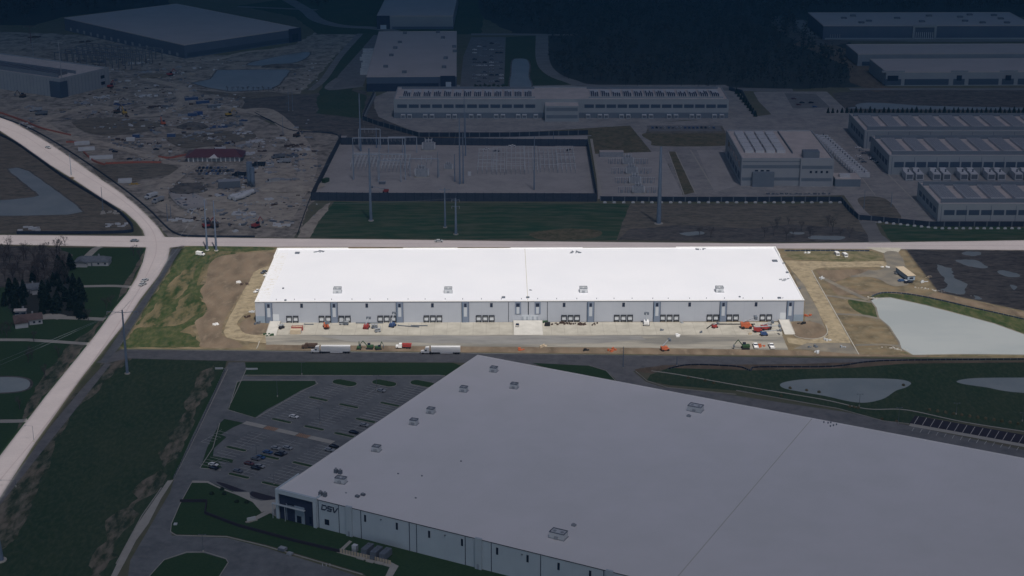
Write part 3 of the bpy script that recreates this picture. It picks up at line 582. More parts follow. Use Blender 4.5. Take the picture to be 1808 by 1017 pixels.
m.bx('wall_band', 'wallb', .06, -.05, 0, m.x(469, 3), .02, 4.1); m.bx('wall_band', 'wallb', m.x(1401, 3), -.05, 0, m.W - .06, .02, 4.1)
for px in (481, 1377): x = m.x(px, 2); m.bx('drive_in_door', 'door', x, -.1, 1.2, x + 3.8, .03, 5.2)
for px in (921, 936): x = m.x(px, 2); m.bx('drive_in_door', 'wallp', x, -.1, 1.2, x + 4.4, .03, 4.4)
for px, lab in ((921, 0), (929, 0), (939, 0), (947, 0)): x = m.x(px, 2); m.bx('personnel_door', 'frame', x, -.14, 1.2, x + 1.1, -.11, 3.4)
for i in range(28):       # low vents along the eave
    x = 12 + i * 10.6 + random.uniform(-1, 1); MB().tube((x, 3.2, z + .1), (x, 3.2, z + .9), .16, .16, 6).build('roof_vent', M['unitd'], m.t)
for px, py, k in ((889, 526, 1.0), (932, 526, .9), (1368, 461.5, 1.5), (525, 447.5, 1.4), (504, 531, .6), (1376, 527, .9), (1384, 466, .7), (1390, 482, .8), (1411, 510, .7), (500, 510, .5), (1306, 525, .5)):
    lx, ly = m.loc(px, py, z); m.bx('roof_hatch', 'unitd', lx - k, ly - k, z + .1, lx + k, ly + k, z + .7)
for px, py, label, st in ((1016, 446, 'dark heap of roofing scrap near the back edge of the sunlit white roof', 6), (1385, 495, 'pale pallets of roofing sheets at the right end of the white roof', 4), (936, 513, 'small roofing bundle right of the roof joint on the white roof', 1), (1236, 441, 'thin dark strip of scrap at the back right edge of the white roof', 4), (560, 446, 'scatter of dark offcuts at the back left of the white roof', 5)):
    c = G(px, py, z); t = thing('roofing_material', label, 'roofing material', (c.x, c.y, z + .1), random.random())
    bb = MB()
    for k in range(st * 2): a = random.uniform(-1, 1) * st * .7; e = random.uniform(-1, 1) * st * .35; bb.box(a, e, 0, a + random.uniform(.4, 2.2), e + random.uniform(.3, .9), random.uniform(.15, .6))
    bb.build('bundle', M['unitm' if 'pale' in label else 'unitd'], t)
def rooftop_unit(loc, rz, label, sx=4.4, sy=4.2, h=2.4, group=None):
    t = thing('rooftop_unit', label, 'rooftop unit', loc, rz, group)
    MB().box(-sx / 2, -sy / 2, .25, sx / 2, sy / 2, h).build('housing', M['unit'], t)
    b = MB(); e = .22
    b.box(-sx / 2 - .05, -sy / 2 - .05, h, sx / 2 + .05, -sy / 2 + e, h + .3); b.box(-sx / 2 - .05, sy / 2 - e, h, sx / 2 + .05, sy / 2 + .05, h + .3)
    b.box(-sx / 2 - .05, -sy / 2 + e, h, -sx / 2 + e, sy / 2 - e, h + .3); b.box(sx / 2 - e, -sy / 2 + e, h, sx / 2 + .05, sy / 2 - e, h + .3)
    b.build('top_frame', M['unitd'], t)
    MB().box(-.7, -sy / 2 - .5, .3, .7, -sy / 2 - .02, 1.3).build('hood', M['unitm'], t)
    MB().box(-sx / 2 - .3, -sy / 2 - .3, 0, sx / 2 + .3, sy / 2 + .3, .24).build('curb', M['unitm'], t)
    for k in (-1, 1): MB().tube((k * sx / 4, 0, h), (k * sx / 4, 0, h + .2), .7, .7, 12).build('fan', M['unitm'], t)
    return t
for i, (px, py) in enumerate(((596, 516), (791.5, 516), (1030, 515), (1270, 514.5))):
    c = G(px, py, z); rooftop_unit((c.x, c.y, z + .1), m.yaw, '%s white rooftop unit from the left on the sunlit warehouse roof' % onth(i), group='rooftop units on the sunlit roof')
# loading ramps in front of it
def ramp(x0, x1, y1, label, cat='ramp'):
    w0 = m.world(x0, -.6); t = thing('loading_ramp', label, cat, (w0.x, w0.y, 0), m.yaw); wd = x1 - x0
    b = MB(); b.v = [(0, 0, .05), (wd, 0, .05), (wd, 0, 1.3), (0, 0, 1.3), (0, -y1, .05), (wd, -y1, .05), (wd, -y1, .16), (0, -y1, .16), (wd, -3, 1.3), (0, -3, 1.3)]
    b.f = [[0, 3, 2, 1], [3, 9, 8, 2], [9, 7, 6, 8], [4, 5, 6, 7], [0, 4, 7, 9, 3], [1, 2, 8, 6, 5]]
    b.build('slab', M['rampc'], t)
    for xx in (-.28, wd): MB().prof([(0, 0), (.28, 0), (.28, 1.6), (0, 1.6)], -3, 0).build('side_wall', M['walk'], t).location.x = xx
    for xx in (-.28, wd):
        q = MB(); q.v = [(0, -3, 0), (.28, -3, 0), (.28, -3, 1.6), (0, -3, 1.6), (0, -y1 + .5, 0), (.28, -y1 + .5, 0), (.28, -y1 + .5, .35), (0, -y1 + .5, .35)]
        q.f = [[0, 1, 2, 3], [4, 7, 6, 5], [0, 3, 7, 4], [1, 5, 6, 2], [3, 2, 6, 7], [0, 4, 5, 1]]; o = q.build('kerb_wall', M['walk'], t); o.location.x = xx; o.location.y = -.002
    return t
x0 = m.x(478, .6); ramp(x0, x0 + 5.6, 20, 'pale concrete ramp at the left end of the sunlit dock apron')
x0 = m.x(907, .6); ramp(x0, x0 + 16, 20.5, 'wide pale concrete ramp at the middle of the sunlit warehouse')
x0 = m.x(1374.5, .6); ramp(x0, x0 + 5.6, 21, 'pale concrete ramp at the right end of the sunlit dock apron')

# ---- the near warehouse with the office corner
d = B('warehouse', 'huge near warehouse with pale roof and a navy office corner', 'warehouse', (490, 865), (900, 968), 13.0, 176.5, yaw=R(-27.35), Wd=430)
DO, DYAW = d.o, d.yaw
d.shell('dsvwall', 'roofd', .3, 'roofd', .5)
z = 13.0
d.bx('coping', 'copingd', 18.5, -.14, z - .1, d.W, -.065, z + .22)
d.bx('roof_joint', 'seam', 177.2, .6, z + .1, 177.5, d.D - .6, z + .14)
# office corner: white portal, navy recess, canopy
e0, e1 = 0.0, d.x(560, 9)
f = MB(); f.box(-.5, -1.1, 12.0, e1, -.07, 13.9); f.box(-.5, -1.1, 0, .9, -.07, 12); f.box(e1 - 1.5, -1.1, 0, e1, -.07, 12)
f.box(-.5, -.06, 12.9, -.08, 16, 13.9); f.box(e1 - .5, -.06, 13.1, e1, 6, 13.9)
f.build('portal', M['dsvwall'], d.t)
b = MB().box(.92, -.35, 0, e1 - 1.52, -.08, 11.98).build('office_wall', M['navy'], d.t)
MB().box(4.4, -.6, .3, e1 - 6.2, -.36, 7.9).build('entrance_frame', M['wallb'], b)
MB().box(4.9, -.75, .4, 8.8, -.61, 7.2).build('entrance_glass', M['navy'], b); MB().box(9.8, -.75, .5, 12.0, -.61, 3.6).build('window', M['glass'], b)
MB().box(e1 - 3.9, -.5, 1.2, e1 - 2.8, -.37, 4.4).build('window', M['glass'], b)
MB().box(5, -.75, 7.6, 8.6, -.62, 8.2).build('window', M['glass'], b)
MB().box(-2.2, -1.9, 6.9, e1 - 5.4, -.77, 7.15).build('canopy', M['dsvpier'], b)
for xx in (-1.8, 4.5): MB().tube((xx, -1.7, 0), (xx, -1.7, 6.9), .14, .14, 8).build('canopy_post', M['dsvpier'], b)
b = MB().box(-.36, 1.0, 0, -.08, 13, 11.8).build('side_office_wall', M['navy'], d.t); MB().box(-.5, 3, .8, -.37, 11, 8.5).build('entrance_glass', M['glass'], b)
# DSV lettering as on the building, built from slanted strokes
def letters(par, x0, z0, hh, mt, y=-.16):
    b = MB(); sh = .18; t = hh * .2
    def para(xa, za, xb, zb, th_, vert=False):
        k = len(b.v)
        if vert: q = [(xa, za), (xa + th_, za), (xb + th_, zb), (xb, zb)]
        else: q = [(xa, za), (xb, zb), (xb, zb + th_), (xa, za + th_)]
        b.v.extend([(x + (zz - z0) * sh, y, zz) for x, zz in q] + [(x + (zz - z0) * sh, y + .14, zz) for x, zz in q])
        b.f.extend([[k + i for i in w_] for w_ in ((0, 1, 2, 3), (7, 6, 5, 4), (0, 4, 5, 1), (1, 5, 6, 2), (2, 6, 7, 3), (3, 7, 4, 0))])
    w_ = hh * .92; g_ = hh * .16
    # D
    para(x0, z0, x0, z0 + hh * .66, t, True); para(x0 + t + .001, z0, x0 + w_ * .8, z0, t); para(x0, z0 + hh - t, x0 + w_ * .8, z0 + hh - t, t)
    para(x0 + w_ * .8, z0 + t * .0, x0 + w_, z0 + t * .9, t); para(x0 + w_ - t * .35, z0 + t * 1.4, x0 + w_ - t * .35, z0 + hh - t * 1.2, t, True); para(x0 + w_ * .8, z0 + hh - t, x0 + w_, z0 + hh - t * 1.5, t)
    # S
    x1 = x0 + w_ + g_ + t * .4
    para(x1, z0, x1 + w_ * .95, z0, t); para(x1, z0 + hh / 2 - t / 2, x1 + w_ * .95, z0 + hh / 2 - t / 2, t); para(x1, z0 + hh - t, x1 + w_ * .95, z0 + hh - t, t)
    para(x1, z0 + hh / 2 + t / 2, x1, z0 + hh - t, t, True); para(x1 + w_ * .95 - t, z0 + t, x1 + w_ * .95 - t, z0 + hh / 2 - t / 2, t, True)
    # V
    x2 = x1 + w_ + g_ * .8
    para(x2 + w_ * .30, z0, x2 - .05 * hh - t * .3, z0 + hh, t * 1.15, True); para(x2 + w_ * .34, z0, x2 + w_ * .88, z0 + hh, t * 1.15, True)
    return b.build('lettering', M[mt], par)
x0 = d.x(566, 9.5); letters(d.t, x0 + .3, 8.9, 2.5, 'navy')
x = d.x(573.5, 4); f = d.bx('window', 'glass', x, -.1, 2.4, x + 2.2, .04, 4.9)
for px in (562, 598, 637, 722.5, 735, 821, 867): x = d.x(px, 7); d.bx('wall_joint', 'navy', x, -.08, 0, x + .28, .03, 12.9)
for px in (612, 840): 
    x = d.x(px, 9); f = d.bx('pier', 'dsvpier', x, -.9, 0, x + 2.9, .05, 13.8); MB().box(x + .9, -1.0, .3, x + 1.9, -.902, 2.5).build('door', M['frame'], f)
for px in (643, 699, 756, 814): x = d.x(px, 10); d.bx('window', 'glass', x, -.09, 8.3, x + .95, .04, 11.4)
for k in range(11):
    x = d.x(876, 10) + k * 13.4; d.bx('window', 'glass', x, -.09, 8.3, x + .95, .04, 11.4)
    if k % 2: xx = x + 6; d.bx('wall_joint', 'navy', xx, -.08, 0, xx + .28, .03, 12.9)
    if k % 4 == 3: d.bx('pier', 'dsvpier', x + 7.2, -.9, 0, x + 10.1, .05, 13.8)
for px in (672, 785, 921): x = d.x(px, 12); d.bx('wall_lamp', 'unitd', x, -.5, 11.0, x + .5, -.07, 11.4)
for i in range(22):       # loading side facing the rear road
    x = 8 + i * 18; d.bx('dock_door', 'door', x, d.D + .01, 1.2, x + 3, d.D + .1, 4.2)
ul = [(872, 652, 3.4, 'farthest small'), (819, 687, 3.4, 'second farthest small'), (908, 681, 3.4, 'small'), (761, 725, 3.4, 'small'), (731, 745, 3.4, 'small'), (665, 792, 3.4, 'small'), (602, 848, 4.6, 'wide'), (1228, 721, 6.6, 'large'), (986, 945, 6.4, 'large')]
ulab = ['small grey rooftop unit nearest the far corner of the near warehouse', 'small grey rooftop unit second along the left edge from the far corner', 'small grey rooftop unit standing inboard near the far corner of the near roof', 'small grey rooftop unit third along the left edge, upper one of a close pair', 'small grey rooftop unit on the left roof edge, lower one of a close pair', 'lone small grey rooftop unit halfway down the left roof edge', 'low wide rooftop unit below a pair of vent stacks by the office corner', 'large pale rooftop unit near the far edge of the near roof', 'large pale rooftop unit near the front edge of the near roof']
for (px, py, s_, _), lb in zip(ul, ulab):
    c = G(px, py + 4, z); big = s_ > 6
    rooftop_unit((c.x, c.y, z + .1), DYAW if big else DYAW + .12, lb, s_, s_ * .62 if big or s_ > 4 else s_ * .85, 2.2 if not big else 2.5)
for i, (px, py, lb) in enumerate(((597, 836, 'pair of dark vent stacks just above the wide rooftop unit'), (570, 876, 'pair of dark vent stacks nearest the office corner'))):
    c = G(px, py, z); t = thing('vent_stack', lb, 'vent stack', (c.x, c.y, z + .1), DYAW)
    for k in (-1, 1): f = MB().box(k * 1.1 - .7, -.7, 0, k * 1.1 + .7, .7, 1.7).build('housing', M['unitd'], t); MB().tube((k * 1.1, 0, 1.7), (k * 1.1, 0, 2.3), .5, .5, 10).build('fan', M['unitm'], f)
for px, py, lb in ((611, 871, 'small low vent behind the office corner'), (641, 875, 'small black cowl on the near roof by the office'), (631, 878, 'low pale skylight beside the black cowl'), (1216, 736, 'small condenser in front of the large far rooftop unit'), (1013, 929, 'small condenser behind the large front rooftop unit'), (745, 841, 'tiny pipe vent alone on the near roof, left part'), (703, 837, 'tiny pipe vent left of the roof middle'), (814, 815, 'tiny pipe vent right of the others on the near roof'), (734, 880, 'tiny pipe vent above the front wall'), (1462, 748, 'cluster of dark pipe stubs right of the roof joint')):
    c = G(px, py, z); t = thing('roof_vent', lb, 'roof vent', (c.x, c.y, z + .1), DYAW); k = .9 if 'condenser' in lb or 'cowl' in lb or 'skylight' in lb else .35
    if 'cluster' in lb:
        for q in ((-2, 0), (0, 0), (1, 1), (3, -1.5), (2, -3), (4, 0)): MB().tube((q[0], q[1], 0), (q[0], q[1], .7), .3, .3, 8).build('pipe', M['unitd'], t)
    else: MB().cbox(0, 0, 0, 2 * k, 1.4 * k, k * .9).build('base', M['unitd' if 'black' in lb or 'tiny' in lb else 'unitm'], t); MB().tube((0, 0, k * .9), (0, 0, k * 1.3), k * .45, k * .45, 10).build('cap', M['unitm'], t)

# ---- long data hall with roof equipment and generators
def eqrow(b_, y0, y1, x0, x1, n, z, nm='roof_equipment', mats=('unit', 'unitd')):
    w = (x1 - x0) / n
    for i in range(n):
        x = x0 + i * w; f = MB().box(x + w * .12, y0, z, x + w * .88, y1, z + 1.5).build(nm, M[mats[0]], b_.t)
        for k in range(4): MB().box(x + w * (.17 + .18 * k), y0 - .25, z + .1, x + w * (.28 + .18 * k), y0 + (y1 - y0) * random.uniform(.25, .7), z + 1.95).build('vent', M[mats[1]], f)
h = B('data_hall', 'long low hall with two rows of rooftop chillers beyond the substation', 'data hall', (695, 177), (1287, 177), 16, 54)
h.shell('hallwall', 'roofg', 1.0, 'hallwall', .6)
hx = lambda px, zz=16: h.x(px, zz)
h.bx('equipment_screen', 'hallwall', 4, 8, 16.1, hx(945), 8.5, 17.6); h.bx('equipment_screen', 'hallwall', hx(1040), 8, 16.1, h.W - 4, 8.5, 17.6)
h.bx('roof_screen', 'hallband', 4, 48, 16.1, hx(945), 48.6, 18); h.bx('roof_screen', 'hallband', hx(1040), 48, 16.1, h.W - 4, 48.6, 18)
eqrow(h, 16, 38, 6, hx(942), 13, 16.1, mats=('unit', 'navy')); eqrow(h, 16, 38, hx(1042), h.W - 5, 12, 16.1, mats=('unit', 'navy'))
x0, x1 = hx(962), hx(1021); h.bx('centre_block', 'hallwall', x0, -14, 0, x1, -.02, 14); h.bx('centre_roof', 'roofg', x0 + .3, -13.7, 14, x1 - .3, -.4, 14.15)
h.bx('dark_band', 'hallband', x0 + 1, -14.1, 9.5, x1 - 1, -14.0, 12.5); h.bx('dark_band', 'hallband', x0 + 1, -14.1, 3, x1 - 1, -14.0, 6)
for i in range(12): x = 3 + i * 10.2; h.bx('louvre', 'louver', x, -.12, 9.2, x + 8.6, .03, 12.3)
for i in range(13): x = hx(1032) + i * 9.7; h.bx('louvre', 'louver', x, -.12, 9.2, x + 8.3, .03, 12.3)
h.bx('base_band', 'hallband', .1, -.1, 0, hx(962) - .1, .02, 5); h.bx('base_band', 'hallband', hx(1022), -.1, 0, h.W - .1, .02, 5)
def generator(loc, rz, label, s=1.0, group=None, cache={}):
    if 'g' in cache:
        t = copy_tree(cache['g']); t.location = loc; t.rotation_euler = (0, 0, rz); t.scale = (s, s, s); tag(t, label, 'generator', group); return t
    t = thing('generator', label, 'generator', loc, rz, group); t.scale = (s, s, s)
    MB().box(-2.1, -5.2, .6, 2.1, 3.6, 4.0).build('enclosure', M['unit'], t)
    MB().box(-1.8, 3.62, 1.2, 1.8, 6.6, 4.6).build('radiator', M['unit'], t)
    MB().box(-1.7, -5.3, 1.0, 1.7, -5.21, 3.5).build('louvre', M['unitd'], t)
    MB().tube((0, -1, 4.0), (0, -1, 5.6), .45, .45, 8).build('exhaust', M['unitd'], t)
    MB().box(-2.3, -5.6, .0, 2.3, 6.8, .58).build('fuel_tank', M['unitm'], t)
    cache['g'] = t; return t
i = 0
for px in (712, 723.5, 751, 763, 792, 803, 832, 846, 876, 888, 915, 926, 946, 1038, 1059, 1070, 1097, 1109, 1137, 1149, 1181, 1193, 1221, 1233, 1261, 1274):
    c = G(px, 209); generator((c.x, c.y + 2, .1), 0, '%s white generator from the left along the long hall' % onth(i), .9, 'generators along the long hall'); i += 1
# ---- three data halls on the right
def data_hall(label, C, Rr, hh, D, n, W2=None):
    h = B('data_hall', label, 'data hall', C, Rr, hh, D, yaw=0, Wd=W2); h.shell('hallwall', 'roofg', 1.1, 'hallwall', .7)
    h.bx('roof_screen', 'hallband', 3, 6, hh + .1, h.W - 3, 6.6, hh + 3.0); h.bx('roof_screen', 'hallband', 1.5, D - 8, hh + .1, h.W - 3, D - 7.4, hh + 3.0)
    w_ = 17.0; k = int((h.W - 8) / w_)
    for i in range(k):
        x = 5 + i * w_; f = MB().box(x, 12, hh + .1, x + 10.5, D - 12, hh + 2.0).build('chiller_bank', M['unit'], h.t)
        for j in range(6): MB().box(x + .4 + j * 1.7, 12.5, hh + 2.0, x + 1.7 + j * 1.7, D - 12.5, hh + 2.25).build('fan_row', M['unitm'], f)
    for i in range(k * 2):
        x = 4 + i * w_ / 2; h.bx('louvre', 'louver', x, -.12, hh * .42, x + w_ / 2 - 1.2, .03, hh * .72)
    for i in range(k): h.bx('wall_joint', 'hallband', 2 + i * w_, -.1, 0, 2.4 + i * w_, .02, hh - .3)
    for i in range(5): h.bx('side_louvre', 'louver', -.12, 6 + i * 10, hh * .4, .02, 13 + i * 10, hh * .7)
    return h
h1 = data_hall('farthest of the three data halls at the right edge', (1527, 232.7), (1808, 232.7), 14, 64, 8, 200)
h2 = data_hall('middle one of the three data halls at the right edge', (1570.5, 277), (1808, 277.7), 14, 66, 7, 190)
h3 = data_hall('nearest of the three data halls, closest to the pale road', (1657.4, 362.4), (1808, 361), 12, 59, 6, 180)
i = 0
for hh_, y_, x_, dx, n_, lb in ((h2, -11, 12, 20.5, 8, 'in front of the middle right hall'),):
    for k in range(n_):
        for q in (0, 7.6):
            w_ = hh_.world(x_ + k * dx + q, y_, .1); generator(w_, 0, '%s large white generator from the left %s' % (onth(i), lb), 1.35, 'generators in front of the middle right hall'); i += 1
# ---- grey office and equipment block
of = B('office_building', 'three-storey grey office block with chillers on its roof', 'office', (1310, 282), (1472, 282), 20, 92)
of.shell('offwall', 'roofg', 1.2, 'offwall', .7)
of.bx('lower_wing', 'hallband', 8, -3.5, 0, 24, -.02, 11)
xs = of.x(1412, 10)
of.bx('projecting_bay', 'offwall', xs, -2.0, 0, of.W + .1, -.02, 20.9)
for z0, z1 in ((13.5, 16.0), (4.2, 6.5)): of.bx('dark_band', 'hallband', .6, -.12, z0, xs - .1, .02, z1); of.bx('dark_band', 'hallband', xs + 1, -2.12, z0, of.W - 1, -2.01, z1)
of.bx('dark_band', 'hallband', .6, -.14, 18.3, xs - .1, .02, 19.0)
for k in (0, 1, 2): x = 10 + k * 4.2; of.bx('window', 'glass', x, -.16, 11.2, x + 2.4, -.02, 12.2)
for k in range(4): x = xs + 7 + k * 4; of.bx('window', 'glass', x, -2.2, 10.4, x + 1.6, -2.05, 12)
for k in range(5): of.bx('side_window', 'glass', -.14, 8 + k * 15, 12, .02, 17 + k * 15, 16.5); of.bx('side_louvre', 'louver', -.13, 8 + k * 15, 3, .02, 18 + k * 15, 8)
for r_ in range(4):
    for k in range(5): of.bx('chiller', 'unit', 5 + r_ * 8, 20 + k * 13, 20.1, 11.5 + r_ * 8, 31 + k * 13, 22.2)
of.bx('roof_penthouse', 'hallband', 46, 4, 20.1, 58, 12, 25); of.bx('roof_screen', 'hallband', 40, 18, 20.1, 40.6, 88, 21.5)
i = 0
for k in range(18):
    px, py = 1447 + k * 4.2, 247 + k * 3.9
    c = G(px, py); t = generator((c.x + 2, c.y, .1), math.pi / 2, '%s white generator from the back beside the grey office' % onth(i), .95, 'generators beside the grey office'); i += 1
t = B('plant_building', 'low grey flat plant building right of the office block', 'plant building', (1475, 316), (1520, 316), 6, 16); t.shell('hallband', 'roofg', .4)
t.bx('roof_unit', 'unit', 4, 4, 6.1, 12, 9, 8)
t = B('plant_building', 'long narrow pale shed at the head of the small substation', 'shed', (1059, 268), (1101, 268), 4.5, 5); t.shell('unitm', 'roofp', .15)
# ---- far warehouses
def far_wh(label, C, Rr, hh, D, Wd=None, yaw=None, wall='farwall', roof='roofp', feats=(), z=0):
    w_ = B('warehouse', label, 'warehouse', C, Rr, hh, D, yaw=yaw, Wd=Wd); w_.shell(wall, roof, .5)
    for kind, a, b_, z0, z1, mt in feats: w_.bx(kind, mt, a * w_.W, -.25, z0 * hh, b_ * w_.W, -.02, z1 * hh)
    return w_
w1 = far_wh('big flat warehouse standing cornerwise beyond the construction site', (325, 80), (530, 50), 14, 245, wall='farwalld', feats=[('base_band', 0.02, .9, .1, .4, 'louver')])
w1.bx('entrance_block', 'navy', w1.W - 16, -1.2, 0, w1.W + .3, -.26, 15)
w1.bx('entrance_glass', 'glass', w1.W - 12, -1.4, 2, w1.W - 4, -1.22, 9)
for i in range(16): w1.bx('dock_door', 'farwall', -.1, 12 + i * 14.5, 1, .02, 16 + i * 14.5, 4.5)
w2 = far_wh('white-roofed warehouse with a navy front behind the long hall', (647, 136), (806, 135), 14, 250, wall='farwalld', feats=[('blue_band', .0, .80, .0, .55, 'navy')])
w2.bx('entrance_block', 'navy', w2.W * .82, -1, 0, w2.W * .985, -.26, 14.8); w2.bx('entrance_glass', 'dsvwall', w2.W * .88, -1.2, 0, w2.W * .94, -1.02, 9)
for i, (px, py) in enumerate(((681, 119), (691, 99), (698, 86), (706, 76), (715, 60), (773, 58), (782, 68), (784, 120), (787, 104), (802, 84), (714, 129), (803, 92))):
    lx, ly = w2.loc(px, py, 14); w2.bx('rooftop_unit', 'unitd', lx - 2.2, ly - 2, 14.1, lx + 2.2, ly + 2, 16.2)
w3 = far_wh('far flat warehouse at the top edge left of the dark wood', (665, 28.5), (800, 28.5), 15, 190, wall='farwall', feats=[('base_dark_band', .2, 1, 0, .2, 'farwalld')])  # darker band along the foot of the front wall
w3.bx('entrance_block', 'navy', 0, -1, 0, 15, -.02, 15.6); w3.bx('entrance_glass', 'dsvwall', 4, -1.2, 0, 11, -1.02, 5)
t1 = far_wh('dark-walled warehouse with a white-framed entrance at the upper right edge', (1454, 46), (1808, 45.5), 15, 92, Wd=235, wall='farwalld', feats=[('base_stripe', 0.01, .98, 0, .12, 'hallwall')])
x0, x1 = t1.x(1611, 8), t1.x(1653, 8); b = MB(); b.box(x0, -1.4, 0, x0 + 2.5, -.26, 16.2); b.box(x1 - 2.5, -1.4, 0, x1, -.26, 16.2); b.box(x0 + 2.5, -1.4, 13.5, x1 - 2.5, -.26, 16.2); b.build('entrance_portal', M['hallwall'], t1.t)
for k in range(9): xx = x0 + 4 + k * 2.3; t1.bx('column', 'unit', xx, -.6, 0, xx + .6, -.27, 8)
for k in range(5): xx = 8 + k * 2.6; t1.bx('column', 'unitm', xx, -.6, 0, xx + .6, -.27, 6)
for i, (px, py) in enumerate(((1490, 33), (1506, 29), (1521, 41), (1534, 38), (1584, 33), (1628, 39), (1640, 29), (1695, 31), (1704, 38), (1712, 27), (1735, 41), (1755, 28), (1767, 34), (1778, 41))):
    lx, ly = t1.loc(px, py, 15); t1.bx('rooftop_unit', 'unitd', lx - 3, ly - 2.5, 15.1, lx + 3, ly + 2.5, 16.8)
t2 = far_wh('long pale warehouse, middle of the three at the upper right', (1515, 96), (1808, 95), 12, 56, Wd=230, wall='farwall', feats=[('dark_band', .02, .99, .05, .38, 'louver')])
t3 = far_wh('pale warehouse with dark bays, nearest of the three at the upper right', (1565, 128), (1808, 127), 13, 68, Wd=200, wall='farwall', feats=[('base_line', .01, .99, 0, .08, 'hallwall')])
for x0, x1 in ((1561, 1591), (1597, 1675), (1683, 1703), (1710, 1763), (1769, 1790), (1797, 1850)):
    a, b_ = t3.x(x0, 5), t3.x(x1, 5); t3.bx('dock_bay', 'louver', a, -.4, .8, b_, -.26, 6.6)
    if b_ - a < 22: t3.bx('entrance_glass', 'glass', a + 3, -.6, 5, b_ - 3, -.42, 10); t3.bx('raised_wall', 'farwall', a - 3, -.25, 13, b_ + 3, .5, 14.6)
# ---- concrete building under construction on the left
cb = B('unfinished_building', 'large grey concrete building under construction at the left edge', 'building', (105, 141), (192, 121), 17, 205)
cb.shell('farwall', 'roofg', 1.2, 'farwall', .7)
for k in range(14): cb.bx('wall_joint', 'hallband', 6 + k * 4.3, -.08, 0, 6.3 + k * 4.3, .02, 16.5)
for k in range(44): cb.bx('wall_joint', 'hallband', -.08, 8 + k * 4.4, 0, .02, 8.3 + k * 4.4, 16.5)
cb.bx('corner_frame', 'louver', -1.5, -1.5, 0, -.1, 12, 15); cb.bx('corner_frame', 'louver', -.09, -1.5, 0, 8, -.1, 15)
cb.bx('window', 'glass', 52, -.15, 3, 57, -.09, 6); cb.bx('window', 'glass', 52, -.15, 9, 57, -.09, 12)
for k in range(26): cb.bx('roof_equipment', 'unitd', 9, 14 + k * 6.5, 17.1, 24, 17 + k * 6.5, 20)
cb.bx('roof_screen', 'hallband', 6, 8, 17.1, 7, 195, 20.5); cb.bx('roof_screen', 'hallband', 28, 8, 17.1, 29, 195, 20)
# steel-frame building behind it
fr = B('steel_frame', 'bare steel building frame beyond the concrete building', 'steel frame', (95, 92), (190, 100), 12, 60, yaw=-.35, Wd=95)
for i in range(13):
    for j in range(4): fr.bx('column', 'unitd', i * 7.6, j * 19, 0, i * 7.6 + .7, j * 19 + .7, 12)
for j in range(4): fr.bx('beam', 'unitd', 0, j * 19, 11.3, 92, j * 19 + .7, 12.2)
for i in range(13): fr.bx('beam', 'unitd', i * 7.6, .8, 10.9, i * 7.6 + .6, 57, 11.29)
# ---- houses west of the road
def house(label, px, py, yaw, L_, D_, rm, wing=None, garage=0, hip=False):
    c = G(px, py); t = thing('house', label, 'house', (c.x, c.y, 0), yaw); hh = 3.0
    MB().box(-L_ / 2, -D_ / 2, 0, L_ / 2, D_ / 2, hh).build('wall', M['siding'], t)
    o_ = .5; rh = D_ * .27; b = MB(); hx_ = D_ * .45 if hip else 0
    b.v = [(-L_ / 2 - o_, -D_ / 2 - o_, hh), (L_ / 2 + o_, -D_ / 2 - o_, hh), (L_ / 2 + o_, D_ / 2 + o_, hh), (-L_ / 2 - o_, D_ / 2 + o_, hh), (-L_ / 2 - o_ + hx_, 0, hh + rh), (L_ / 2 + o_ - hx_, 0, hh + rh)]
    b.f = [[0, 1, 5, 4], [2, 3, 4, 5], [1, 2, 5], [3, 0, 4], [0, 3, 2, 1]]
    r_ = b.build('roof', M[rm], t); MB().box(L_ * .15, .3, hh + rh * .5, L_ * .15 + .9, 1.2, hh + rh + .9).build('chimney', M['unitm'], r_)
    for k in range(5):
        if k == 2: MB().box(-.5, -D_ / 2 - .08, .1, .5, -D_ / 2 - .01, 2.1).build('door', M['unitd'], t)
        else: x = -L_ / 2 + L_ * (k + .5) / 5; w_ = MB().box(x - .6, -D_ / 2 - .08, 1.0, x + .6, -D_ / 2 - .01, 2.1).build('window', M['glass'], t)
    if wing:
        wx, wy, wl, wd = wing
        MB().box(wx - wl / 2, wy - wd / 2, 0, wx + wl / 2, wy + wd / 2, hh - .1).build('wing_wall', M['siding'], t)
        b = MB(); b.v = [(wx - wl / 2 - .4, wy - wd / 2 - .4, hh - .1), (wx + wl / 2 + .4, wy - wd / 2 - .4, hh - .1), (wx + wl / 2 + .4, wy + wd / 2 + .4, hh - .1), (wx - wl / 2 - .4, wy + wd / 2 + .4, hh - .1), (wx, wy - wd / 2 - .4, hh + wl * .24), (wx, wy + wd / 2 + .4, hh + wl * .24)]
        b.f = [[1, 2, 5, 4], [3, 0, 4, 5], [0, 1, 4], [2, 3, 5], [0, 3, 2, 1]]; b.build('wing_roof', M[rm], t)
    return t
house('long grey-roofed ranch house in the lawn below the pale road', 165, 466, .02, 21, 9, 'shingle', (-6.5, -3, 8, 8), hip=True)
house('small house with a bright roof half hidden behind dark conifers', 52, 515, .3, 12, 8, 'shingle', (4, -4, 5, 6))
house('brown-roofed white house at the end of a gravel drive', 50, 570, .35, 15, 9, 'shinglebr', (-4, -4, 7, 8))
house('small flat white shed beside the brown-roofed house', 37, 556, .1, 6, 3.5, 'roofp')
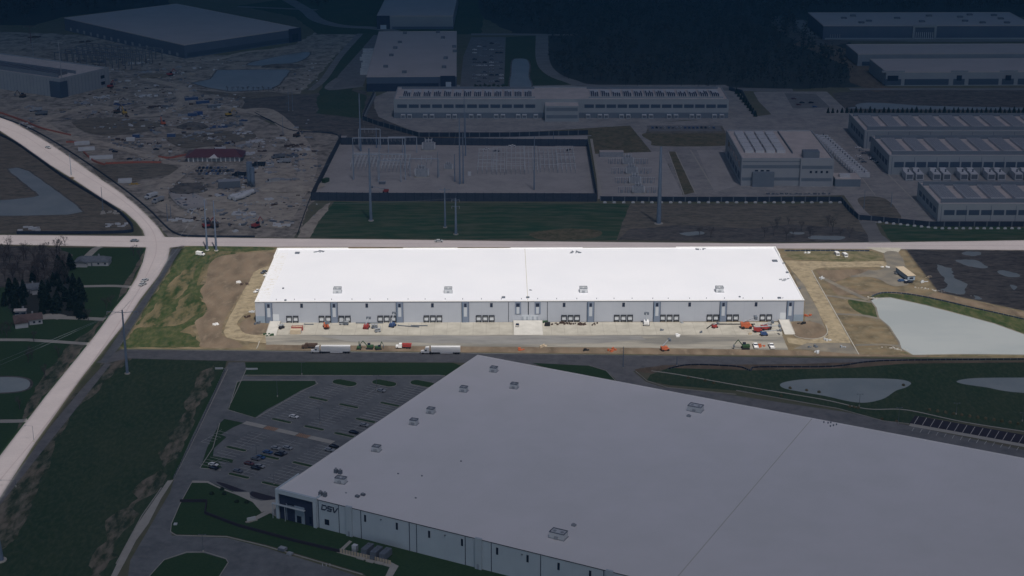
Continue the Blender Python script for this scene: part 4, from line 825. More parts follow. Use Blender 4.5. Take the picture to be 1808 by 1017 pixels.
# ------------------------------------------------------------ vehicles
ZG = .10
def wheels(t, xs, y, r, w=.3, m='black'):
    for x in xs:
        for s in (-1, 1):
            f = MB().wheel(x, s * y, r, w).build('wheel', M[m], t)
def make_car():
    t = thing('parked_car', 'x', 'car')
    MB().prof([(-2.3, .35), (2.25, .35), (2.35, .6), (2.3, .85), (1.2, .98), (-1.9, 1.0), (-2.35, .9), (-2.38, .55)], -.92, .92).build('body', M['silver'], t)
    MB().frustum(-.35, 0, .98, 2.9, 1.7, 1.9, 1.35, .42).build('window', M['glass'], t)
    MB().frustum(-.35, 0, 1.385, 1.95, 1.40, 1.7, 1.25, .07).build('roof', M['silver'], t)
    wheels(t, (-1.45, 1.4), .82, .34, .24); return t
CAR = make_car(); CARU = [CAR]
def car(px, py, rz, col, label, group=None, z=ZG, s=1.0):
    o = CARU[0] if CAR['label'] == 'x' else copy_tree(CAR)
    c = G(px, py); o.location = (c.x, c.y, z); o.rotation_euler = (0, 0, rz); o.scale = (s, s, s); tag(o, label, 'car', group)
    for p in o.children:
        if p.name.split('.')[0] in ('body', 'roof'): p.material_slots[0].link = 'OBJECT'; p.material_slots[0].material = M[col]
    return o
def pickup(px, py, rz, col, label, cat='pickup truck', s=1.0):
    c = G(px, py); t = thing('pickup_truck', label, cat, (c.x, c.y, ZG), rz); t.scale = (s, s, s)
    b = MB().box(-2.8, -.95, .45, -.55, .95, .62).box(-2.8, -.95, .62, -2.7, .95, 1.1).box(-2.7, -.95, .62, -.55, -.85, 1.1).box(-2.7, .85, .62, -.55, .95, 1.1)
    b.build('bed', M[col], t)
    MB().prof([(-.54, .45), (2.75, .45), (2.8, .95), (1.5, 1.12), (-.54, 1.12)], -.96, .96).build('body', M[col], t)
    MB().frustum(.4, 0, 1.12, 2.0, 1.75, 1.35, 1.5, .5).build('window', M['glass'], t); MB().frustum(.4, 0, 1.6, 1.4, 1.55, 1.3, 1.4, .08).build('roof', M[col], t)
    wheels(t, (-1.8, 1.8), .86, .4, .26); return t
def van(px, py, rz, col, label, cat='van', L_=5.6, s=1.0):
    c = G(px, py); t = thing('van', label, cat, (c.x, c.y, ZG), rz); t.scale = (s, s, s)
    MB().prof([(-L_ / 2, .4), (L_ / 2, .4), (L_ / 2, 1.1), (L_ / 2 - .8, 1.3), (L_ / 2 - 1.5, 2.2), (-L_ / 2, 2.25)], -1, 1).build('body', M[col], t)
    b = MB(); b.v = [(L_ / 2 - .78, -.85, 1.36), (L_ / 2 - .78, .85, 1.36), (L_ / 2 - 1.4, .85, 2.13), (L_ / 2 - 1.4, -.85, 2.13)]; b.f = [[0, 1, 2, 3]]; b.build('windshield', M['glass'], t)
    MB().box(-L_ / 2 - .03, -.8, 1.3, -L_ / 2 - .005, .8, 2.0).build('rear_window', M['glass'], t)
    wheels(t, (-1.6, 1.8), .9, .38, .26); return t
def semi(px, py, rz, label, cab='white', box='white', L_=15.5, back=True):
    c = G(px, py); t = thing('semi_truck', label, 'semi truck', (c.x, c.y, ZG), rz)
    MB().box(0, -1.28, 1.15, L_, 1.28, 4.05).build('trailer', M[box], t)
    MB().box(.3, -1.0, .75, L_ - .2, 1.0, 1.14).build('trailer_frame', M['unitd'], t)
    f = MB().prof([(-5.2, .7), (-5.4, 1.5), (-3.8, 1.75), (-3.3, 2.7), (-2.9, 3.6), (-.9, 3.9), (-.9, .7)], -1.2, 1.2).build('cab', M[cab], t)
    b = MB(); b.v = [(-3.84, -1, 1.82), (-3.84, 1, 1.82), (-3.34, 1, 2.68), (-3.34, -1, 2.68)]; b.f = [[0, 3, 2, 1]]; b.build('windshield', M['glass'], f)
    MB().box(-3.1, -1.24, 1.8, -2.2, -1.205, 2.6).build('side_window', M['glass'], f)
    MB().box(-.88, -.5, .6, 1.6, .5, 1.1).build('chassis', M['unitd'], t)
    for xx in (-2.0, -.5): pass
    wheels(t, (-4.3, -.9 + .5, .9, L_ - 2.4, L_ - 1.1), 1.05, .5, .35)
    MB().box(5, -1.2, .35, L_ - 4, -1.15, 1.14).build('side_skirt', M[box], t)
    return t
def dump_truck(px, py, rz, label, cab, bedc, s=1.0):
    c = G(px, py); t = thing('dump_truck', label, 'truck', (c.x, c.y, ZG), rz); t.scale = (s, s, s)
    MB().prof([(0, 1.1), (4.6, 1.1), (4.9, 2.6), (-.2, 2.6)], -1.2, 1.2).build('bed', M[bedc], t)
    MB().prof([(-3.6, .6), (-3.7, 1.6), (-2.3, 1.8), (-1.9, 2.7), (-.4, 2.8), (-.4, .6)], -1.15, 1.15).build('cab', M[cab], t)
    b = MB(); b.v = [(-2.32, -1, 1.86), (-2.32, 1, 1.86), (-1.94, 1, 2.65), (-1.94, -1, 2.65)]; b.f = [[0, 3, 2, 1]]; b.build('windshield', M['glass'], t)
    MB().box(-3.5, -.5, .5, 4.6, .5, 1.0).build('chassis', M['unitd'], t); wheels(t, (-2.8, 2.4, 3.7), 1.0, .5, .4); return t
def excavator(px, py, rz, label, col, s=1.0, reach=1.0):
    c = G(px, py); t = thing('excavator', label, 'excavator', (c.x, c.y, ZG), rz); t.scale = (s, s, s)
    for y in (-1.2, 1.2): MB().prof([(-1.9, .2), (-1.5, 0), (1.5, 0), (1.9, .2), (1.9, .7), (1.5, .9), (-1.5, .9), (-1.9, .7)], y - .3, y + .3).build('track', M['black'], t)
    MB().box(-2.0, -1.3, 1.0, 1.4, 1.3, 2.0).build('body', M[col], t); MB().box(-.2, -1.28, 2.01, 1.3, -.2, 2.9).build('cab', M['glass'], t)
    MB().tube((1.2, .3, 1.6), (3.6 * reach, .3, 4.6), .28, .22).build('boom', M[col], t); MB().tube((3.6 * reach, .3, 4.6), (5.4 * reach, .3, 2.2), .2, .15).build('stick', M[col], t)
    MB().prof([(5.0 * reach, 1.6), (5.9 * reach, 2.2), (5.8 * reach, 1.0), (5.1 * reach, .9)], -.2, .8).build('bucket', M['unitd'], t); return t
def boom_lift(px, py, rz, label, col, ang=.1, L_=9, s=1.0, cat='boom lift'):
    c = G(px, py); t = thing('boom_lift', label, cat, (c.x, c.y, ZG), rz); t.scale = (s, s, s)
    MB().box(-1.7, -1.1, .5, 1.7, 1.1, 1.1).build('chassis', M[col], t); MB().box(-1.9, -.9, 1.11, 1.0, .9, 2.0).build('turret', M[col], t)
    p1 = (-1.2 + L_ * math.cos(ang), 0, 2.2 + L_ * math.sin(ang)); MB().tube((-1.2, 0, 2.2), p1, .28, .2).build('boom', M['unitm'], t)
    MB().box(p1[0], -1, p1[2] - .6, p1[0] + .9, 1, p1[2] + .4).build('basket', M['unitd'], t); wheels(t, (-1.2, 1.2), 1.1, .5, .4); return t
def scissor_lift(px, py, rz, label, col='red', s=1.0):
    c = G(px, py); t = thing('scissor_lift', label, 'scissor lift', (c.x, c.y, ZG), rz); t.scale = (s, s, s)
    MB().box(-1.3, -.65, .3, 1.3, .65, 1.0).build('base', M[col], t); b = MB()
    for k in (-.5, .5): b.tube((-1.1, k, 1.0), (1.1, k, 1.7), .07); b.tube((1.1, k, 1.0), (-1.1, k, 1.7), .07)
    b.build('scissor_arm', M['unitd'], t); b = MB().box(-1.4, -.7, 1.7, 1.4, .7, 1.8)
    for x in (-1.35, 0, 1.35):
        for y in (-.66, .66): b.tube((x, y, 1.8), (x, y, 2.8), .04)
    b.box(-1.4, -.7, 2.8, 1.4, -.64, 2.86).box(-1.4, .64, 2.8, 1.4, .7, 2.86); b.build('platform', M['unitm'], t); wheels(t, (-.9, .9), .6, .3, .2); return t
def container(px, py, rz, label, col, L_=6, w=2.4, hh=2.6, cat='container', name='shipping_container', open_=False):
    c = G(px, py); t = thing(name, label, cat, (c.x, c.y, ZG), rz)
    b = MB().box(-L_ / 2, -w / 2, .15, L_ / 2, w / 2, hh)
    b.build('body', M[col], t); k = MB(); n_ = max(3, int(L_ / .8))
    for i in range(n_): x = -L_ / 2 + L_ * (i + .5) / n_; k.box(x - .08, -w / 2 - .05, .3, x + .08, -w / 2 - .002, hh - .15)
    k.build('rib', M[col], t); MB().box(-L_ / 2 + .15, -w / 2 + .15, hh, L_ / 2 - .15, w / 2 - .15, hh + .06).build('roof', M['unitm' if col in ('unitd', 'blue') else col], t)
    MB().box(L_ / 2 + .002, -w / 2 + .1, .3, L_ / 2 + .06, w / 2 - .1, hh - .2).build('door', M['unitm'], t); return t
def pile(px, py, rx, ry, hh, m_, label, cat='soil pile', name='soil_pile'):
    c = G(px, py); o = MB().dome(0, 0, -.1, rx, ry, hh, 18, 5, .22).build(name, M[m_]); o.location = (c.x, c.y, .05); tag(o, label, cat); return o
def materials_stack(px, py, rz, label, m_, n_=6, sp_=3.0, L_=3.5, cat='material stack', name='material_stack'):
    c = G(px, py); t = thing(name, label, cat, (c.x, c.y, ZG), rz)
    for k in range(n_):
        x, y = random.uniform(-sp_, sp_), random.uniform(-sp_ * .6, sp_ * .6); hh = random.uniform(.3, 1.3)
        MB().cbox(x, y, 0, random.uniform(.5, 1) * L_, random.uniform(.2, .6) * L_, hh).build('bundle', M[m_], t)
    return t

# parcel: things on the dock apron and the court (left to right)
container(522.5, 589, .02, 'beige skip with plywood sides on the dock apron by the left ramp', 'beige', 6, 3.2, 2.4, 'skip', 'skip')
t = thing('dumpster', 'long red dumpster behind the beige skip on the dock apron', 'dumpster', tuple(G(525, 583)), .02)
MB().box(-3.2, -1.3, .2, 3.2, 1.3, .5).build('floor', M['red'], t); b = MB().box(-3.2, -1.3, .5, 3.2, -1.15, 2.3).box(-3.2, 1.15, .5, 3.2, 1.3, 2.3).box(-3.2, -1.15, .5, -3.05, 1.15, 2.3).box(3.05, -1.15, .5, 3.2, 1.15, 2.9); b.build('side', M['red'], t); MB().box(-2.9, -1.1, 1.0, 2.9, 1.1, 1.9).build('rubbish', M['beige'], t)
scissor_lift(497, 580.5, .9, 'black machine standing right beside the left concrete ramp', 'black', 1.3)
materials_stack(475, 592, .3, 'heap of green tarpaulin at the foot of the left ramp', 'green', 7, 2.4, 2.2, 'tarpaulin', 'tarpaulin')
boom_lift(576, 579, -1.3, 'rusty telehandler in front of the fourth dock door from the left', 'orange', .35, 5, 1.25, 'telehandler')
scissor_lift(604, 573.5, 0, 'small pale lift against the wall right of the second pier', 'unitm', 1.1); scissor_lift(611, 574, 0, 'small dark lift beside the pale lift at the wall', 'unitd', 1.1)
boom_lift(647, 580, 1.4, 'red telehandler on the apron with its boom towards the wall', 'red', .3, 5, 1.25, 'telehandler')
scissor_lift(661.5, 580, 0, 'dark lift just right of the red telehandler', 'unitd', 1.3); scissor_lift(667, 586.5, .3, 'white-topped dark cart in front of the dark lift', 'unitm', 1.2)
boom_lift(693, 577, 1.2, 'blue boom lift with raised white boom by the third pier', 'blue', .9, 5, 1.2)
for px, py, L_, r_, lb in ((653, 571.2, 15, 0, 'long dark beam lying along the wall near the red telehandler'), (722, 577, 12, -.2, 'thin dark beam on the apron right of the third pier'), (741, 576, 9, 0, 'short dark beam with an end plate on the apron'), (546, 573.5, 5, 0, 'small dark pipe bundle between the second and third dock doors')):
    c = G(px, py); t = thing('steel_beam', lb, 'steel beam', (c.x, c.y, ZG), r_); MB().box(-L_ / 2, -.25, 0, L_ / 2, .25, .08).box(-L_ / 2, -.05, .08, L_ / 2, .05, .42).box(-L_ / 2, -.25, .42, L_ / 2, .25, .5).build('beam', M['unitd'], t); MB().box(-L_ / 2 - .4, -.6, 0, -L_ / 2 - .01, .6, .6).build('end_plate', M['unitd'], t)
pickup(913.5, 577, math.pi / 2 - .05, 'carblack', 'dark pickup standing on the wide middle ramp')
materials_stack(961, 569.5, 0, 'dark green stack of crates at the right foot of the middle ramp', 'green', 8, 2.0, 2.2); container(966.5, 575.5, 0, 'small black bin beside the green crates', 'black', 3, 2, 2, 'bin', 'bin')
for i in range(7): materials_stack(976 + i * 12 + random.uniform(-3, 3), 572.8 + random.uniform(-.6, .6), random.random(), '%s low row of brown debris along the wall right of the middle ramp' % onth(i), 'brown', 5, 2.4, 1.3, 'debris', 'debris_pile')
boom_lift(1141, 574, 1.5, 'white tank trailer parked against the wall before the seventh pier', 'white', 1.0, 3, 1.4, 'tank trailer')
boom_lift(1262, 579, .5, 'small red machine with a dark hose near the sixth pier from the right', 'red', .2, 3, .9, 'machine')
c = G(1283, 573.3); t = thing('pipe_run', 'long black pipe lying on the apron along the wall', 'pipe', (c.x, c.y, ZG), 0); MB().box(-8, -.3, 0, 16, .3, .5).build('pipe', M['black'], t); MB().tube((-8, 0, .3), (-12, -7, .3), .3).build('elbow', M['black'], t)
boom_lift(1317.5, 579.5, 0.05, 'stout orange truck-mounted machine on the right part of the apron', 'orange', .4, 4, 1.7, 'concrete pump')
boom_lift(1338, 586, 0.02, 'long red and white boom lift lying low at the right end of the apron', 'red', .05, 10, 1.3); boom_lift(1351, 582, .2, 'red lift crowded behind the long red boom lift', 'red', .3, 4, 1.3)
scissor_lift(1359, 581, 1.3, 'black forklift at the right end of the red machines', 'black', 1.4); boom_lift(1349, 592.5, .1, 'blue and grey boom lift in front of the red lifts', 'blue', .05, 9, 1.1)
materials_stack(1325, 590.5, .2, 'small tan pallet left of the red and white lift', 'beige', 3, .9, 1.4, 'pallet', 'pallet'); materials_stack(1170, 584, 0, 'small dark pallet alone on the apron', 'unitd', 3, 1.2, 1.4, 'pallet', 'pallet'); materials_stack(1239, 588, 0, 'tiny dark block alone on the right half of the apron', 'unitd', 2, .8, 1.0, 'block', 'block')
materials_stack(1195, 593.5, 0, 'white plastic sheet heap at the edge of the apron', 'white', 4, 2.2, 1.8, 'sheet heap', 'sheet_heap'); materials_stack(1205, 571, 0, 'grey pallet at the wall by the eighth pier', 'unitm', 3, 1.2, 1.6, 'pallet', 'pallet')
dump_truck(545, 615, 0, 'rust brown dump truck bed at the front left of the parcel', 'brown', 'brown', 1.0)
semi(567, 623.0, 0.0, 'white semi truck with white trailer, left one of two on the south road', L_=15.8)
semi(761, 624.4, 0.0, 'white semi truck with long white trailer, right one of two on the south road', L_=15.8)
dump_truck(711, 615, 0, 'dark red dump truck with a white cab on the dirt strip', 'white', 'red', 1.0)
excavator(653, 616, math.pi - .1, 'green excavator with raised boom on the dirt strip', 'green', 1.0); excavator(668, 617, 0.3, 'green loader right of the green excavator', 'green', .9, .6); excavator(634, 616.5, 1.5, 'dark green machine left of the green excavator', 'green', .8, .7)
excavator(1316, 616, math.pi, 'black and green excavator beside the two white pickups', 'green', 1.15)
pickup(1334, 613, math.pi / 2, 'white', 'white pickup next to the black excavator, left of the pair', s=1.25); pickup(1362, 613.5, math.pi / 2 + .05, 'white', 'white pickup right of its twin at the right end of the court', s=1.25)
boom_lift(1174, 619, .3, 'small orange machine on the dirt strip near the boundary', 'orange', .8, 4, 1.2, 'loader'); 
for px, py, lb, m_ in ((920, 618, 'orange pipe stack on the dirt strip, left of the two orange stacks', 'orange'), (1080, 619.5, 'flat orange pipe stack on the dirt strip, right of the two orange stacks', 'orange'), (1034, 619, 'small black pipe frame on the dirt strip', 'black'), (958, 613, 'pale timber heap at the court edge', 'beige'), (1345, 612, 'orange cones and netting between the two white pickups', 'orange'), (1434, 614, 'dark rubble with a white bag south of the dirt track', 'unitd'), (1489, 614, 'grey pipes stacked by the south east track', 'unitm'), (1445, 622, 'pale pipes scattered near the south east boundary', 'unit'), (1458, 601, 'pale pipe pile on the track bend', 'unit'), (1425, 558, 'orange cone heap at the right corner of the warehouse', 'orange'), (1413, 572, 'black skip at the right corner of the sunlit warehouse', 'black'), (455, 572, 'white and black bins at the left corner of the sunlit warehouse', 'unitd'), (448, 551, 'white boxes on dirt left of the sunlit warehouse', 'unit'), (437, 560, 'dark red rubble on the dirt left of the sunlit warehouse', 'brown'), (381, 574, 'small white marker box on the graded soil', 'white'), (421, 500, 'small white stone by the dark weeds on the slope', 'white'), (432, 502, 'dark brush heap beside the west track', 'brown'), (1450, 492, 'white drain cap beside the long kerb', 'unit'), (1562, 472, 'white sacks on the east slope', 'white'), (1640, 490, 'pale rubble heap near the east boundary, upper', 'beige'), (1632, 499, 'pale pipe rubble near the east boundary, lower', 'unit'), (1425, 448, 'white slab on grass north east of the warehouse', 'white')):
    materials_stack(px, py, random.random(), lb, m_, 6, 2.2 if 'small' not in lb else 1.1, 1.7, 'materials', 'material_heap')
pickup(471, 487, 1.2, 'white', 'white pickup at the left wall of the sunlit warehouse, upper'); pickup(466, 482, 1.2, 'cargrey', 'grey pickup behind the upper white pickup by the left wall'); pickup(454, 516, 1.15, 'white', 'white pickup at the left wall of the sunlit warehouse, lower')
# office trailer on the east side
c = G(1598, 489); t = thing('office_trailer', 'cream-roofed site office trailer on the east slope', 'site trailer', (c.x, c.y, ZG), 1.75)
MB().box(-9, -2.4, .7, 9, 2.4, 3.5).build('wall', M['wallb'], t); MB().box(-9.3, -2.7, 3.5, 9.3, 2.7, 3.75).build('roof', M['beige'], t)
for x in (-6, -2, 3, 7): MB().box(x, -2.46, 1.6, x + 1.2, -2.405, 2.6).build('window', M['glass'], t)
MB().box(-9.06, -1.2, 1.5, -9.005, 1.2, 2.6).build('window', M['glass'], t); MB().box(-10.6, 2.5, 0, -7.5, 4.2, 1).build('step', M['unitm'], t)
pickup(1587, 484, .3, 'cargrey', 'grey pickup left of the site office trailer'); pickup(1604, 500, .2, 'carblack', 'dark pickup below the site office trailer'); car(1592, 497, .2, 'carblue', 'blue car just below the left corner of the office trailer')
van(1477, 451, 1.7, 'white', 'white-fronted dark van north east, left one of the pair', s=1.1); van(1491, 453, 1.75, 'white', 'white van north east, right one of the pair', s=1.1)
van(354, 451, -.4, 'white', 'white van-like site cabin on green grass in the north west corner', 'site cabin', 5.2, 1.1)
# riprap along pond mouths
for px, py, lb in ((1543, 527, 'white stone outfall at the top corner of the bright pond'), (1588, 617, 'white stone outfall at the lower corner of the bright pond'), (1648, 512, 'long white stone bank at the east boundary corner')):
    c = G(px, py); t = thing('stone_outfall', lb, 'stones', (c.x, c.y, 0), -.5)
    for k in range(26): a = random.gauss(0, 3 if 'long' not in lb else 7); e = random.gauss(0, .9); q = random.uniform(.35, .8); o_ = MB().dome(a, e, 0, q, q * .8, q * .7, 7, 3, .3).build('stone', M['stone'], t)
# ------------------------------------------------------------ fences and silt fences
def fence_line(name, label, cat, px, hh, m_, th=.12, posts=0, world=False, pm='unitd', z0=0, group=None, wave=0.0):
    pts = [Vector(p) for p in px] if world else [G(*p) for p in px]
    c = pts[0].copy(); c.z = 0; t = thing(name, label, cat, c, 0, group); b = MB(); pp = []
    for a, e in zip(pts, pts[1:]):
        d_ = e - a; L_ = d_.length; d_.normalize(); nn = Vector((-d_.y, d_.x, 0)) * th / 2; a = a - c; e = e - c; k = len(b.v)
        b.v += [tuple(q) for q in (a - nn, e - nn, e + nn, a + nn)] + [(q.x, q.y, hh) for q in (a - nn, e - nn, e + nn, a + nn)]
        b.f += [[k + i for i in q] for q in ((0, 3, 2, 1), (4, 5, 6, 7), (0, 1, 5, 4), (1, 2, 6, 5), (2, 3, 7, 6), (3, 0, 4, 7))]
        if posts:
            n_ = max(1, int(L_ / posts))
            for i in range(n_): pp.append(a + d_ * (L_ * i / n_))
    b.build('panel', M[m_], t)
    if posts:
        w_ = max(.07, th * .8); pme = MB().box(-w_, -w_, 0, w_, w_, hh + .15).mesh('post', M[pm])
        for q in pp[:100]: o = bpy.data.objects.new('post', pme); link(o, t); o.location = (q.x, q.y, 0)
    return t
def curve_px(px, n=5): return [(p.x, p.y, 0) for p in spl([G(*q) for q in px], n, False)]
fence_line('screen_wall', 'tall dark screen wall along the front of the large substation', 'wall', [(550, 354), (640, 355), (1053, 356)], 6.2, 'screen', .4, 6, pm='silt')
fence_line('screen_wall', 'tall dark screen wall on the left side of the large substation', 'wall', [(550, 354.5), (602, 250)], 6.2, 'screen', .4, 6, pm='silt')
fence_line('screen_wall', 'tall dark screen wall along the back of the large substation', 'wall', [(602, 256), (740, 256), (900, 258), (1037, 259)], 6.2, 'screen', .4, 6, pm='silt')
fence_line('screen_wall', 'tall dark screen wall on the right side of the large substation', 'wall', [(1037, 258.5), (1054, 355.5)], 6.2, 'screen', .4, 6, pm='silt')
fence_line('access_walkway', 'pale raised walkway along the right wall of the substation', 'walkway', [(1044, 246), (1062, 354)], .5, 'walk', 2.0)
fence_line('access_walkway', 'pale raised kerb behind the back wall of the substation', 'walkway', [(612, 247), (760, 246), (1044, 240)], .5, 'unitm', 1.5)
fence_line('security_fence', 'dark fence along the south side of the campus', 'fence', [(1060, 355), (1210, 356), (1485, 356), (1500, 374), (1516, 388), (1560, 392), (1640, 400), (1720, 400), (1808, 400), (2000, 401)], 3.6, 'silt', .5, 8)
for i in range(26):
    px = 1068 + i * 16.6; c = G(px, 358.5); o = MB().cbox(0, 0, 0, 2.4, 1.0, .9).cbox(0, 0, .9, 1.6, .6, .4).build('barrier_block', M['unit']); o.location = c; tag(o, '%s white barrier block from the left along the campus fence' % onth(i), 'barrier', 'barrier blocks along the campus fence')
for i in range(22):
    px = 1553 + i * 12.3; py = 391 + min(11, i * 1.3); c = G(px, py + 2.5); o = MB().cbox(0, 0, 0, 2.2, 1.0, .9).cbox(0, 0, .9, 1.5, .6, .4).build('barrier_block', M['unit']); o.location = c; tag(o, '%s white barrier block from the left below the right data hall' % onth(i), 'barrier', 'barrier blocks below the right data hall')
fence_line('campus_wall', 'dark wall curving round the left end of the long data hall', 'wall', [(660, 168), (640, 212), (668, 222), (740, 242), (900, 242), (1038, 238)], 4.0, 'silt', .5, 8)
fence_line('campus_wall', 'pale rail wall rising at the left end of the long data hall', 'wall', [(663, 171), (643, 213)], 4.2, 'unitm', .5)
fence_line('campus_wall', 'dark wall behind the right end of the long data hall', 'wall', [(1287, 160), (1310, 165), (1332, 205)], 3.4, 'silt', .5, 8)
fence_line('silt_fence', 'dark blue silt fence along the left side of the curving road', 'silt fence', curve_px([(-30, 226), (20, 249), (60, 276), (110, 312), (170, 349), (208, 374), (228, 393), (234, 405), (225, 411), (150, 413), (30, 413)]), 1.9, 'silt', 1.1, 0, True)
fence_line('silt_fence', 'thin dark silt fence between the curving road and the construction site', 'silt fence', curve_px([(0, 207), (60, 231), (135, 276), (215, 332), (262, 370), (290, 398), (310, 413), (340, 418), (450, 419)]), 1.2, 'silt', .5, 0, True)
fence_line('silt_fence', 'dark silt fence along the grass bank behind the bright pond', 'silt fence', curve_px([(1540, 524), (1560, 518), (1600, 520), (1650, 529), (1720, 545), (1808, 565), (1900, 590)]), .9, 'silt', .25, 3, True)
fence_line('silt_fence', 'thin silt fence at the north east edge of the parcel', 'silt fence', [(1386, 444), (1440, 443.5), (1535, 444)], 1.0, 'silt', .3, 3)
fence_line('silt_fence', 'dark silt fence on the lawn south of the parcel', 'silt fence', curve_px([(1180, 652), (1220, 645), (1300, 648), (1325, 655), (1340, 649), (1470, 648), (1560, 638), (1808, 635)]), .8, 'silt', .25, 3, True)
fence_line('silt_fence', 'silt fence between the brown field and the haul road', 'silt fence', curve_px([(450, 200), (480, 215), (520, 232), (596, 239), (580, 280), (548, 350), (525, 415)]), 1.0, 'silt', .3, 0, True)
for i, px in enumerate(([(0, 200), (40, 214), (75, 228), (125, 240)], [(148, 270), (165, 285), (185, 292)], [(186, 290), (240, 288), (285, 288)], [(280, 278), (300, 280), (330, 274)], [(117, 252), (135, 252)])):
    fence_line('safety_fence', ['long orange mesh fence beside the curving road, upper left', 'orange mesh fence in front of the site cabins', 'orange mesh fence on the rim of the oval brown mound', 'orange mesh fence at the haul road bend', 'short orange mesh fence above the site cabins'][i], 'safety fence', curve_px(px), 1.5, 'orangef', .8, 0, True)
fence_line('retaining_wall', 'dark low retaining wall with a notch in the front lawn', 'wall', [(318, 887), (365, 887), (362, 908), (420, 930), (520, 957), (600, 976)], 1.4, 'mulch', .5)
fence_line('picket_fence', 'brown slatted fence below the generator yard', 'fence', [(600, 976), (650, 987), (690, 997)], 1.8, 'beige', .2, 1.2)
fence_line('wire_fence', 'thin wire fence along the drive west of the parking lot', 'fence', [(397, 655), (350, 760), (306, 848)], 1.5, 'unitd', .05, 3, pm='unit')
fence_line('low_wall', 'small pale wall at the far gate of the drive', 'wall', [(380, 652), (394, 652)], 1, 'unit', .4)
fence_line('low_wall', 'small pale wall right of the drive gate', 'wall', [(434, 653), (455, 653)], 1, 'unit', .4)
fence_line('kerb_line', 'long pale kerb running down the east track of the parcel', 'kerb', [(1433, 478), (1443, 497), (1472, 548), (1516, 626)], .35, 'kerb', .5)
c = curve_px([(1402, 592), (1410, 596), (1432, 599), (1452, 596), (1461, 587), (1458, 575)]); fence_line('kerb_line', 'curved kerb round the soil mound east of the warehouse', 'kerb', c, .3, 'kerb', .4, 0, True)
c = curve_px([(458, 603), (456, 610), (453, 616)]); fence_line('kerb_line', 'short pale curved kerb west of the court', 'kerb', c, .3, 'kerb', .4, 0, True)

# ------------------------------------------------------------ poles, wires and lamps
def monopole(px, py, top, label, r=1.0, arms=0, m_='steel', aw=7, group=None):
    c = G(px, py)                       # height from the pixel row of the top
    v = (top - CY) / FPX; k = (math.sin(PIT) + v * math.cos(PIT)) / (math.cos(PIT) - v * math.sin(PIT)); hh = CAMH - k * c.y
    t = thing('transmission_pole', label, 'power pole', (c.x, c.y, 0), 0, group)
    MB().tube((0, 0, 0), (0, 0, hh), r, r * .45, 12).build('pole', M[m_], t); MB().tube((0, 0, .02), (0, 0, .5), r * 1.8, r * 1.8, 12).build('base', M['walk'], t)
    for i in range(arms):
        z_ = hh - 1.5 - i * 4.5; f = MB().tube((-aw / 2, 0, z_ + .6), (0, 0, z_), .16).tube((aw / 2, 0, z_ + .6), (0, 0, z_), .16).build('arm', M[m_], t)
        for s in (-1, 1): MB().tube((s * aw / 2, 0, z_ + .5), (s * aw / 2, 0, z_ - 1.2), .14).build('insulator', M['unitm'], f)
    return Vector((c.x, c.y, hh))
MPS = {}
MPS['a'] = monopole(366, 442, 352, 'left one of two grey steel poles rising behind the north west corner', .75, 0, 'pole_shade')
MPS['b'] = monopole(382, 443, 354, 'right one of two grey steel poles rising behind the north west corner', .75, 0, 'pole_shade')
MPS['c'] = monopole(655, 390, 262, 'tall grey steel pole standing in the green strip below the substation', 1.1, 0)
MPS['d'] = monopole(805, 414, 350, 'right pole of the pair in the green strip, nearest the pale road', 1.0, 2, aw=5)
MPS['e'] = monopole(786, 402, 332, 'left pole of the pair in the green strip below the substation', .8, 1, aw=7)
MPS['f'] = monopole(1163, 395, 259, 'tall lone grey steel pole on a round pale base in brown ground', 1.7, 0)
MPS['g'] = monopole(225, 660, 547, 'tall grey pole with a crossarm beside the lower curving road', .8, 1, aw=16)
MPS['h'] = monopole(1, 990, 945, 'stout grey pole stump cut by the lower left frame edge', 1.4, 0)
for i, (px, py, tp, r_) in enumerate(((637, 268, 165, .9), (665, 262, 224, .5), (812, 326, 200, .7), (818, 325, 235, .6), (803, 322, 272, .5), (822, 276, 198, .5), (820, 245, 155, .4), (943, 336, 240, .55), (977, 258, 232, .4), (625, 318, 250, .35), (715, 300, 250, .35), (773, 315, 268, .35))):
    MPS['s%d' % i] = monopole(px, py, tp, '%s slim mast from the left inside the substation wall' % onth(sorted(range(12), key=lambda k: (637, 665, 812, 818, 803, 822, 820, 943, 977, 625, 715, 773)[k]).index(i)), r_, 0, group='masts in the large substation')
for i, (px, py, tp) in enumerate(((182, 372, 330), (302, 385, 360), (126, 310, 270), (500, 240, 205), (510, 196, 155), (517, 196, 158), (296, 392, 360), (1525, 370, 335), (1573, 366, 340), (1100, 650, 612), (1195, 646, 630))):
    monopole(px, py, tp, ['thin utility pole on the haul road slope', 'thin utility pole above the road junction', 'thin utility pole by the site cabins', 'thin pole at the corner of the brown field', 'left thin pole of a pair in the far field', 'right thin pole of a pair in the far field', 'short thin pole left of the junction pole', 'thin pole by the campus gate', 'thin pole left of the right data hall', 'thin pole on the verge where the south road bends', 'short double pole on the south road verge'][i], .28, 0)
def wire(a, b_, label, sag=3.0, r=.045):
    b = MB(); n_ = 10; q = []
    for i in range(n_ + 1): s = i / n_; p = a.lerp(b_, s); p.z -= sag * 4 * s * (1 - s); q.append(p)
    for u, v_ in zip(q, q[1:]): b.tube(u, v_, r, r, 4, False)
    o = b.build('power_line', M['wirem']); tag(o, label, 'power line', 'power lines'); return o
